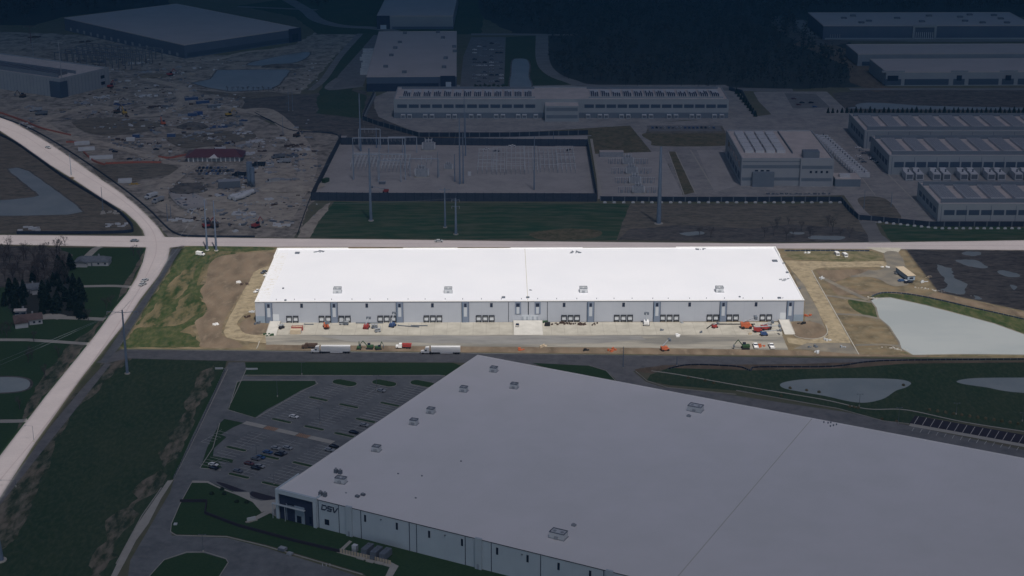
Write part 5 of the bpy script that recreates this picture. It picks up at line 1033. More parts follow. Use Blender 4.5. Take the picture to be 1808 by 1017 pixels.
for i, (a, b_) in enumerate(((MPS['a'], MPS['g']), (MPS['b'], MPS['g']), (MPS['g'], Vector((-330, 560, 40))), (MPS['g'], Vector((-320, 560, 38))), (MPS['e'], MPS['s2']), (MPS['d'], MPS['s3']), (MPS['c'], MPS['s0']), (MPS['c'], MPS['s1']), (MPS['a'], MPS['c']), (MPS['b'], MPS['d']))):
    wire(a, b_, ['power line from the left corner pole to the crossarm pole', 'power line from the right corner pole to the crossarm pole', 'left power line leaving the crossarm pole downwards', 'right power line leaving the crossarm pole downwards', 'power line from the left strip pole to the substation mast', 'power line from the right strip pole to the substation mast', 'power line from the tall strip pole to the tallest mast', 'power line from the tall strip pole to the thin mast', 'power line from the left corner pole to the tall strip pole', 'power line from the right corner pole to the right strip pole'][i])
def lamp(px, py, tp, label, arm=0):
    c = G(px, py); v = (tp - CY) / FPX; k = (math.sin(PIT) + v * math.cos(PIT)) / (math.cos(PIT) - v * math.sin(PIT)); hh = CAMH - k * c.y
    t = thing('lamp_post', label, 'lamp post', (c.x, c.y, 0)); MB().tube((0, 0, 0), (0, 0, .9), .32, .32, 10).build('base', M['walk'], t)
    MB().tube((0, 0, .9), (0, 0, hh), .12, .08, 8).build('pole', M['unitd'], t)
    a = arm or .9; f = MB().tube((0, 0, hh), (-a, 0, hh + .1), .06).build('arm', M['unitd'], t); MB().box(-a - .7, -.2, hh, -a, .2, hh + .18).build('lamp_head', M['unitd'], f)
    if not arm: f = MB().tube((0, 0, hh), (a, 0, hh + .1), .06).build('arm', M['unitd'], t); MB().box(a, -.2, hh, a + .7, .2, hh + .18).build('lamp_head', M['unitd'], f)
for px, py, tp, lb, ar in ((359, 975, 944, 'lamp post on the rim of the round lawn island', 0), (490, 701, 672, 'lamp post at the edge of the corner lawn', 0), (665, 687, 663, 'lamp post by the second island bulb of the parking lot', 0), (565, 748, 721, 'lamp post in the middle of the parking lot', 0), (453, 806, 787, 'lamp post near the row of parked cars', 0), (484, 856, 838, 'lamp post at the parking lot end by the near warehouse', 0), (533, 662, 640, 'lamp post on the lawn strip north of the parking lot', 0),
                           (60, 780, 752, 'curved lamp post beside the lower pale road, upper', 3), (28, 860, 848, 'curved lamp post beside the lower pale road at the left edge', 6), (1517, 718, 696, 'lamp post by the first east pond', 0), (1586, 748, 720, 'lamp post at the corner of the trailer stalls', 0), (1805, 744, 729, 'lamp post at the right edge beside the lawn', 0), (1688, 732, 712, 'lamp post on the east lawn above the stalls', 0)):
    lamp(px, py, tp, lb, ar)
# ------------------------------------------------------------ substation equipment
SS = []
def gantry(px0, px1, py, hh, label, n_=3, back=None):
    a, c = G(px0, py), G(px1, py); W_ = (c - a).length; t = thing('gantry', label, 'gantry', a, 0, 'substation gantries')
    for i in range(n_): x = W_ * i / (n_ - 1); MB().tube((x, 0, 0), (x, 0, hh), .42, .32, 8).build('post', M['steell'], t)
    MB().tube((0, 0, hh), (W_, 0, hh), .45, .45, 6).build('beam', M['steell'], t)
    for i in range(int(W_ / 3.2)): x = 1.5 + i * 3.2; MB().tube((x, 0, hh - .3), (x, 0, hh - 3.0), .14, .14, 5).build('insulator', M['unitm'], t)
gantry(624, 716, 318, 20, 'wide front gantry at the left end of the substation', 3); gantry(624, 716, 290, 21, 'wide back gantry at the left end of the substation', 3); gantry(634, 672, 262, 16, 'small high gantry behind the left gantries', 2)
gantry(668, 708, 322, 17, 'short gantry in front of the second bay', 2); gantry(724, 775, 312, 14, 'gantry behind the middle transformer', 2); gantry(686, 736, 270, 13, 'low gantry near the back wall of the substation', 3)
i = 0
for bx, by, nx, ny, dx, dy in ((627, 282, 8, 7, 5.0, 6), (680, 284, 8, 7, 5.0, 6), (846, 275, 5, 10, 5.6, 6.5), (872, 273, 4, 11, 4.4, 6.5), (895, 272, 5, 11, 5.6, 6.5), (925, 274, 4, 10, 5, 6.5), (952, 272, 5, 10, 5.4, 6.5), (981, 270, 5, 11, 5.4, 6.5), (745, 290, 3, 2, 5, 8)):
    for r_ in range(ny):
        c = G(bx, by); t = thing('busbar_support', '%s frame of thin post insulators, counted from the left bay back to front' % onth(i), 'busbar frame', (c.x, c.y - r_ * dy, 0), 0, 'post insulator frames in the substation'); i += 1
        wd = dx * nx / 2.0; hh = random.uniform(4.5, 7.5)
        for k in range(nx): x = k * wd / max(1, nx - 1); f = MB().tube((x, 0, 0), (x, 0, hh * .55), .17, .17, 5).build('support_post', M['unitm'], t); MB().tube((x, 0, hh * .55), (x, 0, hh), .26, .18, 5).build('insulator', M['unit'], f)
        MB().tube((-.6, 0, hh), (wd + .6, 0, hh), .12, .12, 5).build('busbar', M['unit'], t)
def transformer(px, py, rz, label, s=1.0):
    c = G(px, py); t = thing('transformer', label, 'transformer', (c.x, c.y, .1), rz); t.scale = (s, s, s)
    MB().box(-2.6, -1.7, .4, 2.6, 1.7, 4.0).build('tank', M['unitm'], t)
    for sx in (-1, 1):
        b = MB()
        for k in range(6): b.box(sx * 2.75 - (.6 if sx < 0 else 0), -1.6 + k * .55, .8, sx * 2.75 + (.6 if sx > 0 else 0), -1.35 + k * .55, 3.7)
        b.build('radiator', M['unit'], t)
    for k in (-1.4, 0, 1.4): MB().tube((k, 0, 4.0), (k * 1.3, -.3, 6.4), .24, .14, 8).build('bushing', M['unit'], t)
    MB().tube((-2, 1.0, 4.8), (1.4, 1.0, 4.8), .5, .5, 10).build('conservator', M['unitm'], t); MB().box(-3.6, -2.8, 0, 3.6, 2.8, .38).build('plinth', M['walk'], t)
transformer(757, 265, 0, 'large transformer near the back wall of the substation', 1.6); transformer(745, 312, 0, 'large transformer in the middle of the substation', 1.6); transformer(792, 299, 0, 'smaller transformer right of the middle transformer', 1.0)
for i in range(4):
    transformer(1109 + i * 6, 290 + i * 17, 0, '%s transformer from the back in the small substation' % onth(i), 1.35)
    for sd, lb in ((-1, 'left'), (1, 'right')):
        for q in range(2):
            c = G(1109 + i * 6 + sd * (17 + q * 12), 290 + i * 17); t = thing('switchgear', '%s switchgear frame, %s and %s of the four transformers' % ('inner' if q == 0 else 'outer', lb, onth(i)), 'switchgear', (c.x, c.y, .1), 0, 'switchgear in the small substation')
            for k in range(4): MB().tube((-2.5 + k * 1.6, 0, 0), (-2.5 + k * 1.6, 0, 4.6), .13, .13, 5).build('post', M['steel'], t)
            MB().tube((-2.8, 0, 4.6), (2.8, 0, 4.6), .14, .14, 5).build('busbar', M['unit'], t); MB().cbox(0, 0, 0, 1.5, 1.2, 2.2).build('cabinet', M['unitm'], t)
container(675, 325.5, 0, 'pair of reels and grey crates on the substation gravel', 'unitd', 5, 2.2, 2.2, 'crates', 'crates'); boom_lift(681, 340, math.pi, 'red boom lift just inside the front substation wall', 'red', .15, 9, 1.2); container(575, 322, 1.1, 'dark green tank container in the left corner of the substation', 'green', 6, 3, 3, 'tank container', 'tank_container'); container(829, 310, 0, 'small white cabin in the middle of the substation gravel', 'unit', 2.6, 2.2, 2.8, 'cabin', 'cabin')
pickup(876, 268, .1, 'cargrey', 'grey pickup near the back right part of the substation'); pickup(858, 265, .5, 'white', 'white pickup left of the grey pickup in the substation'); pickup(904, 259, 0, 'white', 'white pickup at the back wall of the substation'); pickup(1004, 266, 1.2, 'carblack', 'black truck near the back right corner of the substation')
gl = ['centre', 'left', 'right']
# ------------------------------------------------------------ construction site at upper left
site = [
    ('cont', 145, 256, .3, 'unit', 'white site cabin, topmost of the three by the orange fence', 12), ('cont', 153, 266, .3, 'unit', 'white site cabin, middle of the three by the orange fence', 13), ('cont', 179, 281, .25, 'unit', 'long white site cabin, lowest of the three by the orange fence', 18),
    ('car', 203, 269, .2, 'carblack', 'black car right of the middle site cabin'), ('car', 197, 266, .2, 'cargrey', 'grey car left of the black car by the cabins'), ('car', 229, 282, .2, 'carblack', 'dark car near the lowest site cabin'), ('car', 246, 283, .2, 'silver', 'silver car right of the dark car near the cabins'), ('car', 276, 265, .1, 'carblack', 'black car on the haul road beyond the oval mound'),
    ('cont', 303, 242, 0, 'blue', 'blue tank on legs in the construction yard', 7), ('cont', 241, 243, 0, 'blue', 'blue-topped container left of the blue tank', 6), ('cont', 231, 249, .1, 'unit', 'white container below the blue-topped one', 7), ('cont', 340, 205, .1, 'blue', 'left blue container among stacks in the upper yard', 8), ('cont', 350, 203, .2, 'tentblue', 'right blue container among stacks in the upper yard', 8), ('cont', 338, 177, .4, 'blue', 'dark blue container at the haul road bend', 12), ('cont', 358, 183, .4, 'blue', 'second dark blue container right of the haul road bend', 12), ('cont', 378, 190, .4, 'unitd', 'grey container row end near the brown field', 12),
    ('exc', 40, 172, 2.8, 'brown', 'dark excavator in front of the unfinished building'), ('exc', 288, 221, 2.0, 'orange', 'crane-like orange excavator on the excavation rim'), ('exc', 207, 200, 1.0, 'brown', 'dark excavator left of the excavation'), ('exc', 220, 202, 2.0, 'yellow', 'yellow excavator in the centre of the upper yard'), ('exc', 452, 402, 1.0, 'red', 'red excavator at the lower right of the yard'), ('exc', 300, 134, .8, 'red', 'red excavator near the far haul road'), ('exc', 404, 205, .6, 'yellow', 'yellow excavator right of the blue containers'), ('exc', 195, 155, 1.2, 'red', 'red machine at the corner of the unfinished building'), ('exc', 365, 402, .5, 'red', 'red machine by the two steel poles'), ('exc', 378, 402, 2.5, 'brown', 'dark machine right of the red machine by the poles'), ('exc', 524, 242, 1.0, 'brown', 'brown machine beside the soil berm'), ('exc', 5, 152, 1, 'red', 'red machine at the left frame edge below the unfinished building'),
    ('truck', 62, 197, .3, 'unitm', 'left truck of a pair on the left haul road'), ('truck', 72, 203, .2, 'unitd', 'right truck of a pair on the left haul road'), ('truck', 385, 268, .4, 'unit', 'white truck right of the maroon-roofed building'), ('truck', 490, 280, .4, 'cargrey', 'grey truck on the pale pad'), ('truck', 500, 288, .1, 'unitm', 'flatbed truck below the grey truck'), ('truck', 455, 294, .1, 'carblack', 'black truck left of the pad'), ('truck', 421, 312, 0, 'carblack', 'long black truck between parked rows and silos'), ('truck', 480, 324, .5, 'silver', 'silver truck at the silos right side'), ('truck', 266, 350, 1, 'unit', 'white truck by the basin'), ('truck', 278, 358, 1.1, 'silver', 'silver truck near the basin corner'),
    ('stack', 110, 195, .2, 'yard', 'grey formwork stack by the left haul road'), ('stack', 145, 182, 0, 'unitm', 'grey slab stack north of the excavation'), ('stack', 178, 172, .3, 'unit', 'pale slab stack in the upper middle yard'), ('stack', 215, 185, 0, 'blue', 'blue-covered stack in the upper middle yard'), ('stack', 262, 170, .2, 'unit', 'pale block rows near the top haul road'), ('stack', 275, 190, 0, 'brown', 'brown brick stacks above the excavation'), ('stack', 298, 188, .3, 'unitd', 'dark pipe stack right of the brown stacks'), ('stack', 322, 204, .2, 'unitm', 'grey stack left of the blue containers'), ('stack', 414, 222, .3, 'unitd', 'dark scrap stack at the right of the yard'), ('stack', 385, 225, .1, 'blue', 'blue sheet stack at the right of the yard'), ('stack', 430, 236, .3, 'unit', 'white plank stack at the right of the yard'), ('stack', 360, 235, .1, 'unitm', 'grey plank stack below the blue sheets'), ('stack', 258, 128, .3, 'unitm', 'grey stack beyond the pond track'), ('stack', 240, 112, .2, 'unit', 'white stack beside the steel frame'), ('stack', 170, 110, .1, 'unitd', 'dark stack in front of the steel frame'), ('stack', 150, 74, .1, 'brown', 'brown stack near the far dark wood'), ('stack', 60, 66, .1, 'brown', 'brown tower base at the far left'), ('stack', 520, 258, .4, 'brown', 'maroon scrap heap beside the berm'), ('stack', 533, 265, .4, 'unit', 'white scrap below the maroon heap'), ('stack', 530, 275, .4, 'unitd', 'dark scrap lowest beside the berm'), ('stack', 430, 258, .4, 'unitm', 'pipe rows right of the maroon-roofed building'), ('stack', 440, 272, .4, 'unit', 'white crates right of the maroon-roofed building'), ('stack', 452, 250, .3, 'unit', 'white barrels above the crates'), ('stack', 500, 398, .2, 'unit', 'white sheets by the access path'), ('stack', 320, 390, .3, 'unit', 'white heap at the north west road corner'), ('stack', 430, 378, .1, 'unit', 'long white pipe rack, upper'), ('stack', 438, 386, .1, 'unitm', 'long grey pipe rack, lower'), ('stack', 475, 332, .5, 'yardlight', 'pale rubble strip by the pad'), ('stack', 505, 318, .5, 'unitm', 'grey slabs on the pad rim'), ('stack', 205, 398, .2, 'unit', 'white rubble near the silt fence corner'), ('stack', 196, 376, .2, 'walk', 'pale concrete rubble above the fence corner'), ('stack', 52, 405, .1, 'unit', 'white puddle-side slab left of the road'),
]
for e_ in site:
    k, px, py, rz, cl, lb = e_[:6]
    if k == 'cont': container(px, py, rz, lb, cl, e_[6], 3, 2.8)
    elif k == 'car': car(px, py, rz, cl, lb)
    elif k == 'exc': excavator(px, py, rz, lb, cl, 1.4)
    elif k == 'truck': dump_truck(px, py, rz, lb, cl, cl, 1.3)
    else: materials_stack(px, py, rz, lb, cl, 12, 7, 4)
pile(90 * 3.7 + 0, 336, 14, 12, 4.5, 'darksoil', 'dark pointed soil pile behind the stone basin'); pile(340, 225, 13, 9, 4, 'darksoil', 'dark gravel cone in the upper yard'); pile(285, 230, 8, 6, 2.5, 'yard', 'low grey gravel cone left of the dark cone'); pile(125, 360 - 45, 3, 3, 1, 'soil', 'small soil pile by the blue silt fence'); pile(270, 135, 16, 9, 3, 'brownfield', 'brown spoil heap by the far track'); pile(500, 118, 22, 8, 3, 'darksoil', 'dark bank above the construction basin')
pile(510, 330, 26, 18, 2.5, 'yardlight', 'broad pale berm left of the substation'); pile(1455, 452, 24, 6, .9, 'dry', 'low straw mound north east of the warehouse')
o = MB(); 
for k in range(3800):      # small stones, sand bags and offcuts strewn over the site
    px, py = random.uniform(60, 560), random.uniform(105, 400)
    if px < 180 + (py - 240) * 1.1: continue
    if 150 < px < 320 and 285 < py < 322: continue
    if 330 < px < 515 and 118 < py < 165 or 435 < px < 550 and 90 < py < 120: continue
    if mnoise.noise(G(px, py) * .03) < -.05 + random.uniform(-.25, .15): continue
    if 430 < px < 600 and 160 < py < 240 and random.random() < .9: continue
    c = G(px, py); s_ = random.uniform(.3, 1.0) * random.choice((1, 1, 1, 1.8)); o.cbox(c.x, c.y, .1, s_ * random.uniform(.6, 2.6), s_, s_ * .7)
o = o.build('construction_debris', [M['unitm'], M['brown'], M['unitd'], M['unit'], M['unitd']]); tag(o, 'scattered small debris all over the construction ground', 'debris', kind='stuff')
for i_, p_ in enumerate(o.data.polygons): p_.material_index = (i_ // 6) * 7 % 5
zones = [('upper part of the construction site', 130, 400, 118, 200, 46), ('middle of the construction site', 200, 470, 205, 262, 40), ('right part of the construction site', 400, 560, 240, 330, 34), ('lower part of the construction site', 300, 510, 330, 412, 34), ('far left of the construction site', 5, 130, 170, 225, 12)]
for zn, xa, xb, ya, yb, nn_ in zones:
    q_ = sorted((random.uniform(xa, xb), random.uniform(ya, yb)) for _ in range(nn_))
    for k, (px, py) in enumerate(q_):
        if py > 235 and px < 180 + (py - 240) * 1.1: continue
        m_ = random.choice(['unit', 'unitm', 'unitd', 'brown', 'yardlight', 'unitm', 'blue' if k % 3 == 0 else 'unit'])
        materials_stack(px, py, random.random() * 3, '%s stack of building material from the left in the %s' % (onth(k), zn), m_, 6, random.uniform(2, 5), random.uniform(1.5, 4))['group'] = 'stacks in the ' + zn
# maroon-roofed site building with white columns
c = G(378, 285); t = thing('site_building', 'maroon-roofed low building with white columns in the construction yard', 'building', (c.x, c.y, 0), .03)
MB().box(-21, 0, 0, 21, 18, 3.6).build('wall', M['unitm'], t); b = MB(); b.v = [(-23, -2, 3.6), (23, -2, 3.6), (23, 20, 3.6), (-23, 20, 3.6), (-15, 9, 8), (15, 9, 8)]; b.f = [[0, 1, 5, 4], [2, 3, 4, 5], [1, 2, 5], [3, 0, 4], [0, 3, 2, 1]]; b.build('roof', M['carred'], t)
for k in range(12): MB().box(-20 + k * 3.6, -1.2, 0, -19.3 + k * 3.6, -.6, 3.59).build('column', M['white'], t)
b = MB(); b.v = [(-4, -3, 3.2), (4, -3, 3.2), (0, -3, 5.4), (-4, 3, 3.2), (4, 3, 3.2), (0, 3, 5.4)]; b.f = [[0, 1, 2], [3, 5, 4], [0, 2, 5, 3], [1, 4, 5, 2]]; b.build('porch_roof', M['white'], t)
i = 0
for r_ in range(3):
    for k in range(10):
        if random.random() < .12: continue
        px = 346 + k * 6.6 + r_ * 3; py = 297.5 + r_ * 5.2; car(px, py, .05 + 1.57, random.choice(['carblack', 'silver', 'cargrey', 'carblue', 'white']), '%s car in %s row below the maroon roof' % (onth(k), ['the back', 'the middle', 'the front'][r_]), 'cars below the maroon roof')
# concrete batching plant: silos and horizontal tanks
for i, (px, py, hh, r_) in enumerate(((442, 316, 19, 2.2), (447, 318, 16, 1.6))):
    c = G(px, py + 14); t = thing('silo', ['tall grey silo of the batching plant', 'shorter grey silo beside the tall one'][i], 'silo', (c.x, c.y, 0)); MB().tube((0, 0, 5), (0, 0, hh), r_, r_, 14).build('tank', M['steel'], t); MB().tube((0, 0, 2), (0, 0, 4.99), .4, r_, 14).build('cone', M['steel'], t)
    b = MB(); [b.tube((x, y, 0), (x, y, 5), .2) for x in (-r_ * .8, r_ * .8) for y in (-r_ * .8, r_ * .8)]; b.build('leg', M['unitd'], t)
for i, (px, py) in enumerate(((415, 352), (423, 354), (431, 350), (438, 346))):
    c = G(px, py); t = thing('horizontal_tank', '%s white horizontal tank from the left at the batching plant' % onth(i), 'tank', (c.x, c.y, 0), .9, 'white tanks at the batching plant'); MB().tube((-5, 0, 2.6), (5, 0, 2.6), 1.7, 1.7, 14).build('tank', M['unit'], t); MB().box(-4, -.9, 0, -3, .9, 1.4).box(3, -.9, 0, 4, .9, 1.4).build('saddle', M['unitd'], t)
container(405, 330, .2, 'grey hopper building of the batching plant', 'unitd', 16, 8, 5, 'hopper', 'hopper'); container(221, 322, .2, 'white fabric tent at the roadside below the oval mound', 'unit', 10, 6, 2.4, 'tent', 'tent'); materials_stack(238, 326, .1, 'yellow and orange flower-bed-like markers by the tent', 'yellow', 8, 4, 2.0, 'markers', 'markers')
fence_line('basin_wall', 'curved stone wall round the grey basin in the yard', 'wall', curve_px([(298, 335), (303, 350), (320, 366), (340, 369), (360, 367)]), 1.0, 'stone', 1.2, 0, True)
# tower cranes seen as red and grey masts at the far left
for px, py, tp, lb, cl in ((55, 78, 45, 'red tower crane stub at the far left', 'carred'), (112, 172, 72, 'thin grey crane mast before the unfinished building', 'unitm'), (59, 100, 74, 'thin grey crane mast at the steel frame', 'unitm')):
    monopole(px, py, tp, lb, .5, 1, cl, 12)
# cars on the pale roads
for px, py, rz, cl, lb in ((775, 427.5, 0, 'silver', 'grey car on the pale road north of the sunlit roof'), (238, 427, 0, 'cargrey', 'grey truck waiting on the pale road at the junction'), (256, 497, 1.15, 'silver', 'upper white car on the curving road'), (252, 504, 1.15, 'silver', 'lower white car on the curving road'), (85, 262, -.7, 'silver', 'white car on the upper curving road')):
    car(px, py, rz, cl, lb, z=.2, s=1.2)
car(1595, 238, .1, 'carblue', 'dark blue car alone beside the far right data hall')
for i in range(6): car(1512 + 3 + (i % 3) * 5, 262 + i * 5, .1, ['white', 'silver', 'cargrey'][i % 3], '%s car from the back in the lane left of the middle data hall' % onth(i), 'cars in the lane left of the middle hall')
for i in range(9): car(1538 + i * 3.6, 281 + i * 1.9, .15, ['white', 'carblack', 'silver'][i % 3], '%s car from the left parked by the middle data hall corner' % onth(i), 'cars by the middle hall corner')
i = 0
for k in range(7):
    for px, rz in ((1415, 0), (1424, 0), (1440, 0)):
        if random.random() < .45: continue
        car(px + k * 3 - 20, 168 + k * 3.6, .1, random.choice(['carblack', 'carblue', 'silver', 'carred']), '%s car in the small far lot right of the long hall' % onth(i), 'cars in the small far lot'); i += 1
i = 0
for k in range(14):
    for px in (838, 846, 856, 868, 878, 885):
        if random.random() < .42: continue
        car(px, 72 + k * 5.6, .05 if px > 840 else .1, random.choice(['carblack', 'silver', 'white', 'cargrey', 'silver']), '%s car counted from the back in the lot right of the navy-fronted warehouse' % onth(i), 'cars in the lot right of the navy-fronted warehouse'); i += 1
for i in range(16): car(1152 + i * 7.2, 226.5, 1.57, random.choice(['carblack', 'silver', 'carblue', 'cargrey']), '%s car from the left in front of the long hall' % onth(i), 'cars in front of the long hall')
for i in range(9): container(650 + random.uniform(-3, 3), 92 + i * 5, .05, '%s trailer from the back at the left side of the navy-fronted warehouse' % onth(i), 'unit', 14, 2.6, 3.6, 'trailer', 'trailer')
for i in range(14): materials_stack(1356 + i * 8.2, 343.5, .1, '%s dark shrub-like crate from the left before the grey office' % onth(i), 'unitd', 3, 1.1, 1.6, 'crate', 'crate')
for i in range(8):
    px = 1100 + i * 2 
# ------------------------------------------------------------ parking lot of the near warehouse, in the warehouse's own frame
def DW(x, y, z=0): w_ = DO + d.ex * x + d.ey * y; return Vector((w_.x, w_.y, z))
def dbox(b, x0, y0, x1, y1, z0, z1):
    k = len(b.v); b.v += [tuple(DW(x, y, z0)) for x, y in ((x0, y0), (x1, y0), (x1, y1), (x0, y1))] + [tuple(DW(x, y, z1)) for x, y in ((x0, y0), (x1, y0), (x1, y1), (x0, y1))]
    b.f += [[k + i for i in q] for q in ((0, 3, 2, 1), (4, 5, 6, 7), (0, 1, 5, 4), (1, 2, 6, 5), (2, 3, 7, 6), (3, 0, 4, 7))]
LZ = max(.17, LV[0] + .004); b = MB()
def stripes(xc, y0, y1, both=True, half=5.4):
    dbox(b, xc - .06, y0, xc + .06, y1, LZ - .02, LZ)
    n_ = int((y1 - y0) / 2.75)
    for i in range(n_ + 1):
        y = y0 + i * 2.75
        if both: dbox(b, xc - half, y, xc - .061, y + .19, LZ - .02, LZ)
        dbox(b, xc + .061, y, xc + half, y + .19, LZ - .02, LZ)
COLS = (-57.9, -39.3, -21.8)
for xc in COLS: stripes(xc, 87, 113); stripes(xc, 27, 45.5)
stripes(-57.9, 118, 137); stripes(-39.3, 118, 146); stripes(-21.8, 128, 154); stripes(-21.8, 106, 124.5); stripes(-57.9, 50, 69); stripes(-39.3, 50, 69); stripes(-21.8, 50, 72)
stripes(-71.6, 84, 122, False); stripes(-77.5, 47, 63, False, 5.2); stripes(-5.5, 20, 72, False, -5.2) ; stripes(-5.5, 86, 150, False, -5.2)
o = b.build('parking_lines', M['paint']); o['kind'] = 'structure'
def grass_island(xc, yc, L_, w_, label, bulb=False):
    t = thing('parking_island', label, 'parking island', DW(xc, yc, 0), DYAW)
    def oval(hw, hl, z0, z1, nm, mm):
        b = MB(); n_ = 20; pts = []
        for i in range(n_):
            a = 2 * math.pi * i / n_; cx = hl - hw
            pts.append((math.copysign(cx, math.cos(a)) + hw * math.cos(a), hw * math.sin(a)))
        k = len(pts); b.v = [(x, y, z0) for x, y in pts] + [(x, y, z1) for x, y in pts]; b.f = [[k + i for i in range(k)]] + [[i, (i + 1) % k, k + (i + 1) % k, k + i] for i in range(k)]
        b.build(nm, M[mm], t)
    oval(w_ / 2 + .25, L_ / 2 + .25, 0, LZ + .12, 'kerb_ring', 'kerb'); oval(w_ / 2, L_ / 2, LZ, LZ + .16, 'turf', 'lawn')
isl = [(-57.7, 115.6), (-58.2, 84.6), (-39.3, 115), (-39.3, 84.6), (-22.2, 126), (-22.2, 103.5), (-22.1, 84.4), (-58, 48), (-39.1, 47.6), (-20.9, 48.2), (-39.4, 25), (-21, 24.6)]
il = ['upper end of the first stall column', 'lower end of the upper first column', 'upper middle stall column', 'middle of the parking lot by a lamp', 'upper right near the roof edge', 'right of the lot beside the roof edge', 'just above the crosswalk strip by the roof', 'lower left of the stall rows', 'between the parked cars', 'lower right of the stall rows by the roof', 'below the parked cars near the planting bed', 'at the lower end beside the office corner']
for (x, y), l_ in zip(isl, il): grass_island(x, y, 11, 1.9, 'slim grassy parking island, ' + l_)
for x, y, l_ in ((-57.6, 139.5, 'left of three'), (-39.4, 148.6, 'middle of three'), (-21.6, 157, 'right of three')): grass_island(x, y, 13.5, 6.5, 'broad rounded grass island at the lot top, ' + l_)
b = MB(); b2 = MB()
for x0, x1 in ((-73, -61), (-54, -42.5), (-35.5, -22)): dbox(b, x0, 73.0, x1, 76.6, LZ - .02, LZ + .03)
for x0 in (-60.5, -42): 
    for k in range(7): dbox(b2, x0 + k * .95, 73.0, x0 + .5 + k * .95, 76.6, LZ - .02, LZ + .01)
b.build('walkway', M['walk'])['kind'] = 'structure'; b2.build('crosswalk', M['paintor'])['kind'] = 'structure'
cars = [(519, 738, 'white', 'white car alone in the upper first stall column'), (673, 692, 'silver', 'silver car below the middle broad island'), (643, 753, 'silver', 'silver car at the roof edge above the dark pickup'), (625, 766, 'carblack', 'black pickup-sized car at the roof edge'), (582, 797, 'silver', 'pale blue-grey car at the roof edge below the crosswalk strip'), (590, 791, 'carblack', 'black car just behind the pale one at the roof edge'),
        (487, 794, 'silver', 'white sedan, left of the two topmost in the parked cluster'), (508, 793.5, 'silver', 'white sedan, right of the two topmost in the parked cluster'), (473, 801, 'carblue', 'blue car at the upper left of the parked cluster'), (499, 802, 'cargrey', 'grey car below the right white sedan'), (493, 805, 'carblack', 'black car in the middle of the parked cluster'), (460, 810, 'carblue', 'blue car left of the island in the cluster'), (452, 812.5, 'cargrey', 'dark grey car overlapping the lower blue car'),
        (440, 821, 'carred', 'maroon car in the lower part of the cluster'), (459, 826, 'silver', 'silver car right of the maroon car'), (452, 829, 'carblack', 'black car below the silver car'), (420, 834, 'cargrey', 'grey car by the lowest left island'), (377, 823, 'white', 'white pickup-like car on the small left bay'), (378, 829, 'carblack', 'black car next to the white one in the small left bay')]
for px, py, cl, lb in cars: car(px, py, DYAW + .02, cl, lb, z=LZ)
# trailer stalls behind the near warehouse
b = MB()
for i in range(26):
    px, py = 1622 + i * 14.2, 736 + i * 2.62
    a, e_ = G(px, py), G(px - 8, py + 13); dd = (e_ - a).normalized(); nn = Vector((-dd.y, dd.x, 0)) * .14; k = len(b.v)
    b.v += [(q.x, q.y, LZ + .03) for q in (a - nn, a + nn, e_ + nn, e_ - nn)]; b.f.append([k, k + 1, k + 2, k + 3])
    a, e_ = G(px - 8, py + 20), G(px - 12, py + 26); k = len(b.v); b.v += [(q.x, q.y, LZ + .03) for q in (a - nn, a + nn, e_ + nn, e_ - nn)]; b.f.append([k, k + 1, k + 2, k + 3])
o = b.build('stall_lines', M['paint']); o['kind'] = 'structure'
i = 0
for k in range(13):
    c = G(1641 + k * 14.2, 725 + k * 2.2); o = MB().dome(0, 0, 0, .9, .9, 1.3, 9, 4, .25).build('shrub', M['dry']); o.location = c; tag(o, '%s small round shrub from the left above the trailer stalls' % onth(k), 'shrub', 'round shrubs above the trailer stalls')
def shrub(px, py, r_, lb, m_='leafb'):
    c = G(px, py); b = MB()
    for q in range(70):
        v_ = Vector((random.gauss(0, 1), random.gauss(0, 1), abs(random.gauss(0, 1)))).normalized() * r_ * random.uniform(.6, 1); s_ = r_ * .28
        a_ = v_.orthogonal().normalized() * s_; e_ = v_.cross(a_).normalized() * s_; k = len(b.v); b.v += [tuple(v_ - a_ - e_), tuple(v_ + a_ - e_), tuple(v_ + a_ + e_), tuple(v_ - a_ + e_)]; b.f.append([k, k + 1, k + 2, k + 3])
    o = b.build('shrub', M[m_]); o.location = (c.x, c.y, .2); tag(o, lb, 'shrub')
for k, (px, py) in enumerate(((374, 873), (392, 865), (396, 873), (418, 887), (436, 888))): shrub(px, py, 1.1, '%s dark shrub from the left on the front lawn' % onth(k), 'leaf')
for k, (px, py) in enumerate(((1395, 686), (1424, 690), (1446, 693), (1595, 681), (1500, 719), (1508, 720), (1515, 721), (1379, 700), (1260, 677), (1245, 673), (1215, 668), (1557, 741), (1583, 745))): shrub(px, py, .9, ['small shrub at the left tip of the first east pond', 'second small shrub on the lower pond bank', 'third small shrub on the lower pond bank', 'small shrub at the right tip of the first east pond', 'left shrub of three below the pond lamp', 'middle shrub of three below the pond lamp', 'right shrub of three below the pond lamp', 'pale shrub beside the stone path', 'right sapling of three by the stone path', 'middle sapling of three by the stone path', 'left sapling of three by the stone path', 'left shrub on the green wedge before the stalls', 'right shrub on the green wedge before the stalls'][k], 'dry')
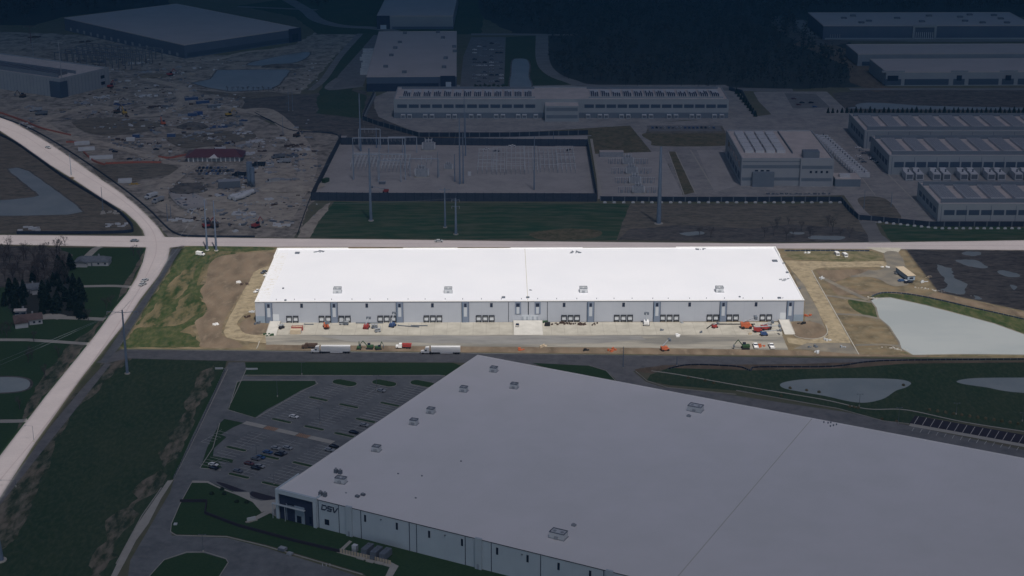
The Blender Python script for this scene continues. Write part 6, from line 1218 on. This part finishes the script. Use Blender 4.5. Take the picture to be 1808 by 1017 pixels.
# generators and cabinets in the yard of the near warehouse
for k, (px, py) in enumerate(((649, 978), (665, 983), (681, 986))):
    c = G(px, py); t = thing('backup_generator', '%s dark backup generator from the left below the near warehouse wall' % onth(k), 'generator', (c.x, c.y, .2), DYAW + .02, 'dark backup generators by the near warehouse')
    MB().box(-1.3, -3, .5, 1.3, 3, 3.3).build('enclosure', M['unitd'], t); MB().box(-1.1, -3.6, .2, 1.1, -3.02, 1.8).build('radiator', M['unitd'], t); MB().box(-1.7, -5.8, 0, 1.7, -3.8, .3).build('pad', M['walk'], t); MB().tube((0, 1, 3.3), (0, 1, 4), .2).build('exhaust', M['unitd'], t)
container(627, 974, DYAW, 'tall pale electrical cabinet left of the dark generators', 'unit', 2.0, 1.8, 3.0, 'cabinet', 'cabinet'); container(499, 972, DYAW, 'flat grey utility box on the front lawn', 'unitd', 3.2, 2.4, 1.3, 'utility box', 'utility_box'); container(512, 980, DYAW, 'smaller utility box with pale base on the front lawn', 'unitm', 2.2, 1.8, 1.0, 'utility box', 'utility_box'); container(310, 927, 0, 'small white utility lid on the lawn corner', 'unit', 1.4, 1.4, .7, 'utility box', 'utility_box')
c = G(444, 921); t = thing('monument_sign', 'low pale monument sign at the front lawn walk', 'sign', (c.x, c.y, .1), .5); MB().box(-2.6, -.5, 0, 2.6, .5, .5).build('base', M['walk'], t); MB().box(-1.9, -.3, .5, 1.9, .3, 2.0).build('panel', M['unit'], t)
for k in range(3):
    c = G(598 + 6 * (k - 1) * .6 - 25 + 3 * k, 1000); o = MB().tube((0, 0, 0), (0, 0, 1.1), .12, .12, 8).tube((0, 0, 1.1), (0, 0, 1.2), .14, .05, 8).build('bollard', M['unit']); o.location = (c.x, c.y, .1); tag(o, '%s white bollard from the left on the bottom lawn' % onth(k), 'bollard')
# ------------------------------------------------------------ trees
def leafquads(b, pts, s_):
    for p_ in pts:
        n_ = Vector((random.gauss(0, 1), random.gauss(0, 1), random.gauss(0, 1) + .4)).normalized(); a_ = n_.orthogonal().normalized(); e_ = n_.cross(a_); r_ = s_ * random.uniform(.6, 1.3)
        k = len(b.v); b.v += [tuple(p_ - a_ * r_ - e_ * r_ * .6), tuple(p_ + a_ * r_ - e_ * r_ * .6), tuple(p_ + a_ * r_ * .7 + e_ * r_), tuple(p_ - a_ * r_ * .7 + e_ * r_ * .8)]; b.f.append([k, k + 1, k + 2, k + 3])
def conifer(hh, seed):
    random.seed(seed); t = thing('conifer_tree', 'x', 'tree'); tr_ = MB().tube((0, 0, 0), (0, 0, hh * .95), hh * .022, .03, 7)
    L_ = []
    for k in range(620):
        z_ = hh * (.10 + .9 * random.random() ** 1.3); rr = hh * .33 * (1 - z_ / hh) ** .7 * random.uniform(.35, 1.08) + .1; a = random.uniform(0, 6.283); L_.append(Vector((rr * math.cos(a), rr * math.sin(a), z_ - rr * .25)))
    for k in range(16): z_ = hh * (.12 + .05 * k); a = k * 2.4; rr = hh * .2 * (1 - z_ / hh); tr_.tube((0, 0, z_), (rr * math.cos(a), rr * math.sin(a), z_ - .2), .06, .02, 4, False)
    tr_.build('trunk', M['bark'], t); b = MB(); leafquads(b, L_, hh * .045); b.build('crown', M['leaf'], t); return t
def bare(hh, seed, leafy=False):
    random.seed(seed); t = thing('broadleaf_tree' if leafy else 'bare_tree', 'x', 'tree'); tr_ = MB(); tips = []
    def br(p, dr, L_, r_, dep):
        e_ = p + dr * L_; tr_.tube(p, e_, r_, r_ * .6, 5 if dep < 2 else 3, False)
        if dep >= 4: tips.append(e_); return
        for k in range(3 if dep else 5):
            nd = (dr + Vector((random.uniform(-1, 1), random.uniform(-1, 1), random.uniform(-.1, .5))) * .75).normalized(); br(p.lerp(e_, random.uniform(.55, 1)), nd, L_ * random.uniform(.6, .8), r_ * .5, dep + 1)
    br(Vector((0, 0, 0)), Vector((0, 0, 1)), hh * .34, hh * .022, 0)
    tr_.build('trunk', M['bark' if leafy else 'twig'], t); b = MB()
    L_ = [tp + Vector((random.gauss(0, .5), random.gauss(0, .5), random.gauss(0, .4))) * hh * .05 for tp in tips for _ in range(3 if leafy else 1)]
    leafquads(b, L_, hh * (.035 if leafy else .014)); b.build('crown', M['leafb' if leafy else 'twig'], t); return t
CON = [conifer(13, 1), conifer(15, 2), conifer(11, 3)]; BAR = [bare(12, 4), bare(14, 5)]; LEA = [bare(8, 6, True)]
random.seed(11)
def tree(pr, px, py, s_, lb, grp):
    o = pr if pr['label'] == 'x' else copy_tree(pr); c = G(px, py); o.location = (c.x, c.y, 0); o.rotation_euler = (0, 0, random.uniform(0, 6.28)); o.scale = (s_, s_, s_ * random.uniform(.9, 1.1)); tag(o, lb, 'tree', grp)
cp = []
for k in range(30):
    cp.append((random.uniform(18, 146), random.uniform(512, 562)))
cp += [(118, 500), (100, 492), (60, 497), (130, 508), (142, 520), (95, 505), (112, 486), (104, 478), (125, 476), (138, 556), (20, 520), (8, 540), (30, 548)]
cp = [q for q in cp if not (30 < q[0] < 72 and 503 < q[1] < 524)]
cp.sort()
for k, (px, py) in enumerate(cp): tree(CON[k % 3], px, py, random.uniform(.55, .85), '%s dark conifer from the left in the grove by the small houses' % onth(k), 'dark conifers by the houses')
bp = sorted([(random.uniform(-20, 118), random.uniform(444, 504)) for _ in range(64)])
for k, (px, py) in enumerate(bp): tree(BAR[k % 2], px, py, random.uniform(.7, 1.1), '%s bare brown tree from the left in the wood below the pale road' % onth(k), 'bare trees in the left wood')
mp_ = sorted([(1235, 412), (1255, 416), (1372, 400), (1392, 392), (1400, 414), (1388, 420), (1366, 412), (1430, 416), (1470, 406), (1484, 412), (1415, 404), (1350, 414), (1500, 416), (1462, 396)])
for k, (px, py) in enumerate(mp_): tree(BAR[k % 2], px, py + 4, random.uniform(.55, .9), '%s thin bare tree from the left in the brown marsh by the pale road' % onth(k), 'bare trees in the marsh')
wl = [(4, 590), (12, 596), (18, 586), (50, 640), (57, 634), (104, 630), (35, 722), (80, 668), (115, 414 + 20), (60, 603), (236, 452), (247, 458), (188, 545), (196, 540), (156, 566)]
wn = ['bare tree at the left frame edge above the lawn driveway', 'second bare tree by the lawn driveway', 'third bare tree above the lawn driveway', 'left bare tree of two standing mid-lawn', 'right bare tree of two standing mid-lawn', 'lone bare tree in the lower lawn near the pale road', 'thin bare tree below the small pond', 'bare tree right of the small pond', 'round bare tree at the edge of the straight pale road', 'small bare tree at the middle driveway', 'small bare tree near the junction, left', 'small bare tree near the junction, right', 'small bare tree by the roadside below the houses, left', 'small bare tree by the roadside below the houses, right', 'small bare tree by the gravel drive']
for (px, py), lb in zip(wl, wn): tree(BAR[0], px, py, .75, lb, None)
# conifer row behind the farthest right data hall
for k in range(44): tree(CON[k % 3], 1462 + k * 8.2, 199.5 + random.uniform(-.6, .6), random.uniform(.3, .42), '%s small conifer from the left in the row behind the right data halls' % onth(k), 'conifer row behind the right data halls')
for k in range(7): tree(LEA[0], 840 + k * 8, 158 + (k % 2), .8, '%s small round tree from the left behind the long data hall' % onth(k), 'small trees behind the long hall')
for k in range(9): tree(CON[2], 1300 + k * 4.2, 166 + k * 5, .5, '%s small conifer from the back along the wall right of the long hall' % onth(k), 'conifers right of the long hall')
for k in range(12): tree(BAR[0], 402 + k * 9, 161, .5, '%s bare sapling from the left on the pond bank' % onth(k), 'bare saplings on the construction pond bank')
# the far woods: one mass of bare and dark trees
def wood(name, label, poly, n_, hh, seed):
    random.seed(seed); pts = [G(*p) for p in poly]; xs = [p.x for p in pts]; ys = [p.y for p in pts]; b = MB()
    def inside(x, y):
        c_ = False; j = len(pts) - 1
        for i in range(len(pts)):
            if (pts[i].y > y) != (pts[j].y > y) and x < (pts[j].x - pts[i].x) * (y - pts[i].y) / (pts[j].y - pts[i].y) + pts[i].x: c_ = not c_
            j = i
        return c_
    mi = []; k = 0
    while k < n_:
        x, y = random.uniform(min(xs), max(xs)), random.uniform(min(ys), max(ys))
        if not inside(x, y): continue
        k += 1; h_ = hh * random.uniform(.6, 1.15) * (1 + .3 * mnoise.noise(Vector((x, y, 0)) * .02)); r_ = h_ * random.uniform(.2, .32)
        b.tube((x, y, 0), (x, y, h_ * .75), .22, .1, 3, False); mi += [0] * 3
        for q in range(20):
            a = random.uniform(0, 6.28); rr = r_ * math.sqrt(random.random()); z_ = h_ * random.uniform(.35, 1); s_ = h_ * .075 * random.uniform(.5, 1.5)
            p_ = Vector((x + rr * math.cos(a), y + rr * math.sin(a), z_)); n2 = Vector((random.gauss(0, 1), random.gauss(0, 1), random.gauss(0, 1))).normalized(); a_ = n2.orthogonal().normalized() * s_; e_ = n2.cross(a_).normalized() * s_
            j = len(b.v); b.v += [tuple(p_ - a_), tuple(p_ + e_), tuple(p_ + a_), tuple(p_ - e_ * .7)]; b.f.append([j, j + 1, j + 2, j + 3]); mi.append(0)
    o = b.build(name, M['forest']); tag(o, label, 'wood', kind='stuff')
wood('far_wood', 'dark wood filling the upper right background', [(840, -70), (2500, -70), (2500, 16), (1425, 22), (1405, 45), (1438, 84), (1490, 105), (1500, 145), (1480, 158), (1060, 152), (1000, 140), (972, 116), (970, 62), (905, 52), (850, 20)], 6500, 15, 3)
wood('far_wood', 'dark wood along the upper left edge', [(-700, -60), (300, -60), (290, 5), (110, 26), (60, 38), (-700, 36)], 1800, 14, 4)
wood('far_wood', 'dark strip of wood between the top roads', [(300, -60), (660, -60), (640, -10), (560, 14), (520, 8), (500, -8), (430, -14), (330, 2)], 700, 12, 5)
# ------------------------------------------------------------ added blue volume that lifts the dark tones to navy
hb = MB().box(-5900, -1400, -1, 5900, 10400, 318); hz = hb.build('added_haze', []) if False else None
me = bpy.data.meshes.new('added_haze'); me.from_pydata(hb.v, [], hb.f); hz = bpy.data.objects.new('added_haze', me); link(hz); hz['kind'] = 'stuff'; hz['label'] = 'thin blue volume added over the whole site to lift its dark tones'; hz['category'] = 'added_haze'
hm = bpy.data.materials.new('added_haze_air'); hm.use_nodes = True; n = hm.node_tree.nodes; l = hm.node_tree.links; n.clear()
out = n.new('ShaderNodeOutputMaterial'); pv = n.new('ShaderNodeVolumePrincipled'); l.new(pv.outputs[0], out.inputs['Volume'])
pv.inputs['Color'].default_value = (.16, .50, .95, 1); pv.inputs['Density'].default_value = .00008; pv.inputs['Anisotropy'].default_value = 0.0
me.materials.append(hm)
